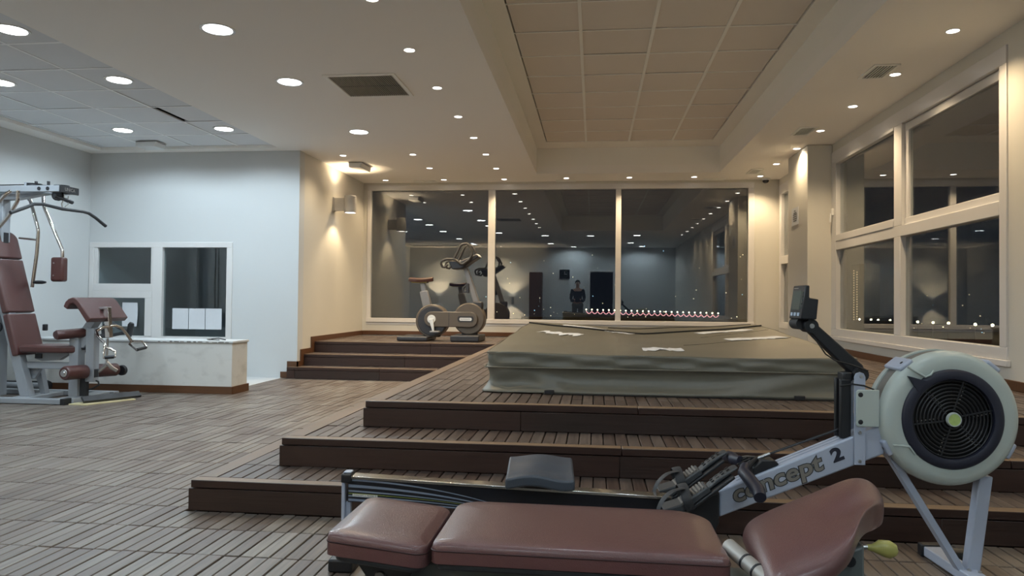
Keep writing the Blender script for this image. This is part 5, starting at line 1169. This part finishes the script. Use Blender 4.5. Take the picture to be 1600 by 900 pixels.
for sx in (-1, 1):
    w = limb([((sx * 0.17, -0.02, 1.355), 0.055), ((sx * 0.215, -0.03, 1.10), 0.042), ((sx * 0.17, 0.16, 1.00), 0.034), ((sx * 0.09, 0.27, 1.06), 0.026), ((sx * 0.065, 0.315, 1.08), 0.026, 0.018)], 3)
    limb([((sx * 0.095, 0.0, 0.86), 0.092), ((sx * 0.105, 0.015, 0.50), 0.060), ((sx * 0.11, -0.015, 0.28), 0.055), ((sx * 0.11, -0.02, 0.075), 0.036), ((sx * 0.115, 0.06, 0.04), 0.036, 0.03), ((sx * 0.12, 0.15, 0.03), 0.032, 0.02)], 0)
body = skinned('body', J, E_, 'skin', pr)
def shell(name, idx, grow, m):
    mp = {k: i for i, k in enumerate(idx)}
    return skinned(name, [(J[k][0],) + tuple(r + grow for r in J[k][1:]) for k in idx], [(mp[a], mp[b]) for a, b in E_ if a in mp and b in mp], m, pr, root=0)
shell('jacket', [0, 1, 2, 3, 8, 9, 10, 11, 19, 20, 21, 22], 0.014, 'jacket')
shell('trousers', [0, 13, 14, 15, 16, 24, 25, 26, 27] , 0.012, 'shorts')
for sx in (-1, 1):
    MB().tube([(sx * 0.11, -0.055, 0.045), (sx * 0.112, 0.0, 0.05), (sx * 0.116, 0.09, 0.043), (sx * 0.12, 0.175, 0.032), (sx * 0.12, 0.20, 0.03)], [0.035, 0.045, 0.043, 0.036, 0.02], 14, flat=1.0).build('shoe', 'shoe', pr)
    for i, (dx, l) in enumerate([(-0.021, 0.050), (-0.007, 0.060), (0.007, 0.057), (0.021, 0.045)]):
        x0 = sx * 0.065 + dx
        MB().tube([(x0, 0.325, 1.088), (x0, 0.325 + l * 0.6, 1.090), (x0 * 0.95, 0.325 + l * 0.95, 1.074), (x0 * 0.9, 0.325 + l, 1.058)], [0.0095, 0.009, 0.0085, 0.006], 8).build('finger', 'skin', body)
    MB().tube([(sx * 0.045, 0.295, 1.085), (sx * 0.018, 0.315, 1.098), (sx * 0.008, 0.345, 1.106)], [0.012, 0.010, 0.007], 8).build('thumb', 'skin', body)
    MB().lathe([(0.001, -0.006), (0.011, -0.003), (0.0125, 0.003), (0.009, 0.009)], (sx * 0.030, 0.100, 1.588), (0, 1, 0), 14).build('eye', 'white_plastic', body)
    MB().lathe([(0.001, 0.0095), (0.005, 0.0095)], (sx * 0.030, 0.100, 1.588), (0, 1, 0), 10).build('pupil', 'black', body)
    MB().tube([(sx * 0.072, 0.02, 1.605), (sx * 0.082, 0.012, 1.60), (sx * 0.082, 0.012, 1.575), (sx * 0.073, 0.02, 1.555)], [0.008, 0.010, 0.010, 0.007], 8).build('ear', 'skin', body)
MB().tube([(0, 0.100, 1.598), (0, 0.116, 1.575), (0, 0.122, 1.560), (0, 0.104, 1.552)], [0.008, 0.011, 0.014, 0.009], 10).build('nose', 'skin', body)
MB().tube([(-0.024, 0.096, 1.528), (0, 0.104, 1.526), (0.024, 0.096, 1.528)], [0.003, 0.007, 0.003], 8).build('mouth', 'leather', body)
b = MB(); n = 24
def hairf(u, v):
    a = 2 * pi * u; e = -0.35 + (pi / 2 + 0.35) * v; front = max(0, sin(a))
    e = max(e, 0.55 * front) if e < 0.55 * front else e
    return (0.088 * cos(a) * cos(e), 0.008 + 0.106 * sin(a) * cos(e), 1.60 + 0.098 * sin(e))
b.grid(hairf, 28, 12); o = b.build('hair', 'hair', pr); so = o.modifiers.new('thickness', 'SOLIDIFY'); so.thickness = 0.012
o = tag(MB().box(-0.52 - 0.08, -0.52 + 0.08, -0.75 + 0.388, -0.75 + 0.397, 1.05, 1.128).build('mobile_phone', 'black', bevel=0.003), 'dark phone held level in both hands of the person', 'phone')

# ------------------------------------------------------------------ night outside
struct(MB().box(-400, 900, 20, 900, -30.5, -30).box(20, 900, -300, 20, -30.5, -30).build('ground_outside', 'concrete', smooth=False))
M['lamp_white'] = emit('street_lamp_glow', (1.0, 0.85, 0.50), 10.0); M['neon'] = emit('pink_rope_light', (1.0, 0.42, 0.45), 1.0)
M['city'] = emit('city_lights', (1.0, 0.80, 0.50), 2.2); M['city_blue'] = emit('city_lights_cool', (0.45, 0.75, 1.0), 2.2); M['dots'] = emit('facade_lights', (1.0, 0.72, 0.38), 1.0)
br = thing('sea_bridge', 'distant lit promenade with a wavy pink light rope, seen through far window', 'promenade', (23, 300, -30))
MB().box(-30, 120, 302, 312, -30, -5.6).build('embankment', 'concrete', br, smooth=False)
pts = []
NB = 24; xs_ = [-3.06 + (50.1 + 3.06) * i / (NB - 1) for i in range(NB)]
for i in range(NB * 8 - 7):
    q = i / 8; x = xs_[0] + (xs_[1] - xs_[0]) * q; zz = -3.25 - 1.05 * q / NB
    pts.append((x, 300, zz - 1.0 * sin(pi * (q % 1)) + 0.35))
MB().tube(pts, 0.15, 6).build('light_rope', 'neon', br)
big = ['first', 'second', 'third', 'fourth', 'fifth', 'sixth', 'seventh', 'eighth', 'ninth', 'tenth', 'eleventh', 'twelfth', 'thirteenth', 'fourteenth', 'fifteenth', 'sixteenth', 'seventeenth', 'eighteenth', 'nineteenth', 'twentieth', 'twenty-first', 'twenty-second', 'twenty-third', 'twenty-fourth']
for i, x in enumerate(xs_):
    z = -2.38 - 0.97 * i / (NB - 1); t = thing('street_lamp', '%s glowing street lamp from the left above the pink light rope' % big[i], 'street lamp', (x, 300.5, -5.6), group='promenade street lamps')
    MB().cyl((x, 301.5, -5.7), (x, 301.5, z), 0.06, n=6).build('pole', 'concrete', t)
    MB().lathe([(0.01, -0.28), (0.20, -0.20), (0.28, 0.0), (0.20, 0.20), (0.01, 0.28)], (x, 301.5, z + 0.1), n=10).build('bulb', 'lamp_white', t)
for i, (y, z) in enumerate([(431.6, -7.6), (414.4, -7.4), (404.5, -7.3), (388.7, -7.1), (372.5, -7.1), (357.1, -7.0), (341.7, -6.9), (327.6, -6.7), (305.8, -6.6), (293.3, -6.5)]):
    t = thing('street_lamp', '%s street lamp from the left in the row seen through right window' % big[i], 'street lamp', (150, y, -30), group='street lamps beyond the right window')
    MB().cyl((150, y, -30), (150, y, z - 0.4), 0.10, n=6).build('pole', 'concrete', t)
    MB().lathe([(0.01, -0.55), (0.4, -0.4), (0.55, 0.0), (0.4, 0.4), (0.01, 0.55)], (150, y, z), n=10).build('bulb', 'lamp_white', t)
t = thing('tower_block', 'distant tower marked by two columns of small lights beyond right window', 'building', (151, 439, -30))
MB().box(150.6, 162, 434, 446, -30, 24).build('wall', 'concrete', t, smooth=False)
b = MB()
for k in range(23):
    for y, z0 in ((441.9, 20.4), (436.9, 19.4)):
        z = z0 - 1.42 * k; b.box(150.3, 150.58, y - 0.28, y + 0.28, z - 0.28, z + 0.28)
stuff(b.build('facade_lights', 'dots', t, smooth=False))
rnd = random.Random(11)
for nm, mm, cnt in (('city_lights', 'city', 90), ('city_lights', 'city_blue', 26)):
    b = MB()
    for k in range(cnt):
        if rnd.random() < 0.6: x, y, z = rnd.uniform(-70, 120), rnd.uniform(420, 520), -8 + 44 * rnd.random() ** 3
        else: x, y, z = rnd.uniform(190, 320), rnd.uniform(300, 560), -14 + 34 * rnd.random() ** 3
        r = rnd.uniform(0.08, 0.26); b.box(x - r, x + r, y - r, y + r, z - r, z + r)
    o = stuff(b.build(nm, mm, smooth=False)); tag(o, 'scattered small %s city lights in the night far outside' % ('warm' if mm == 'city' else 'bluish'), 'city lights')
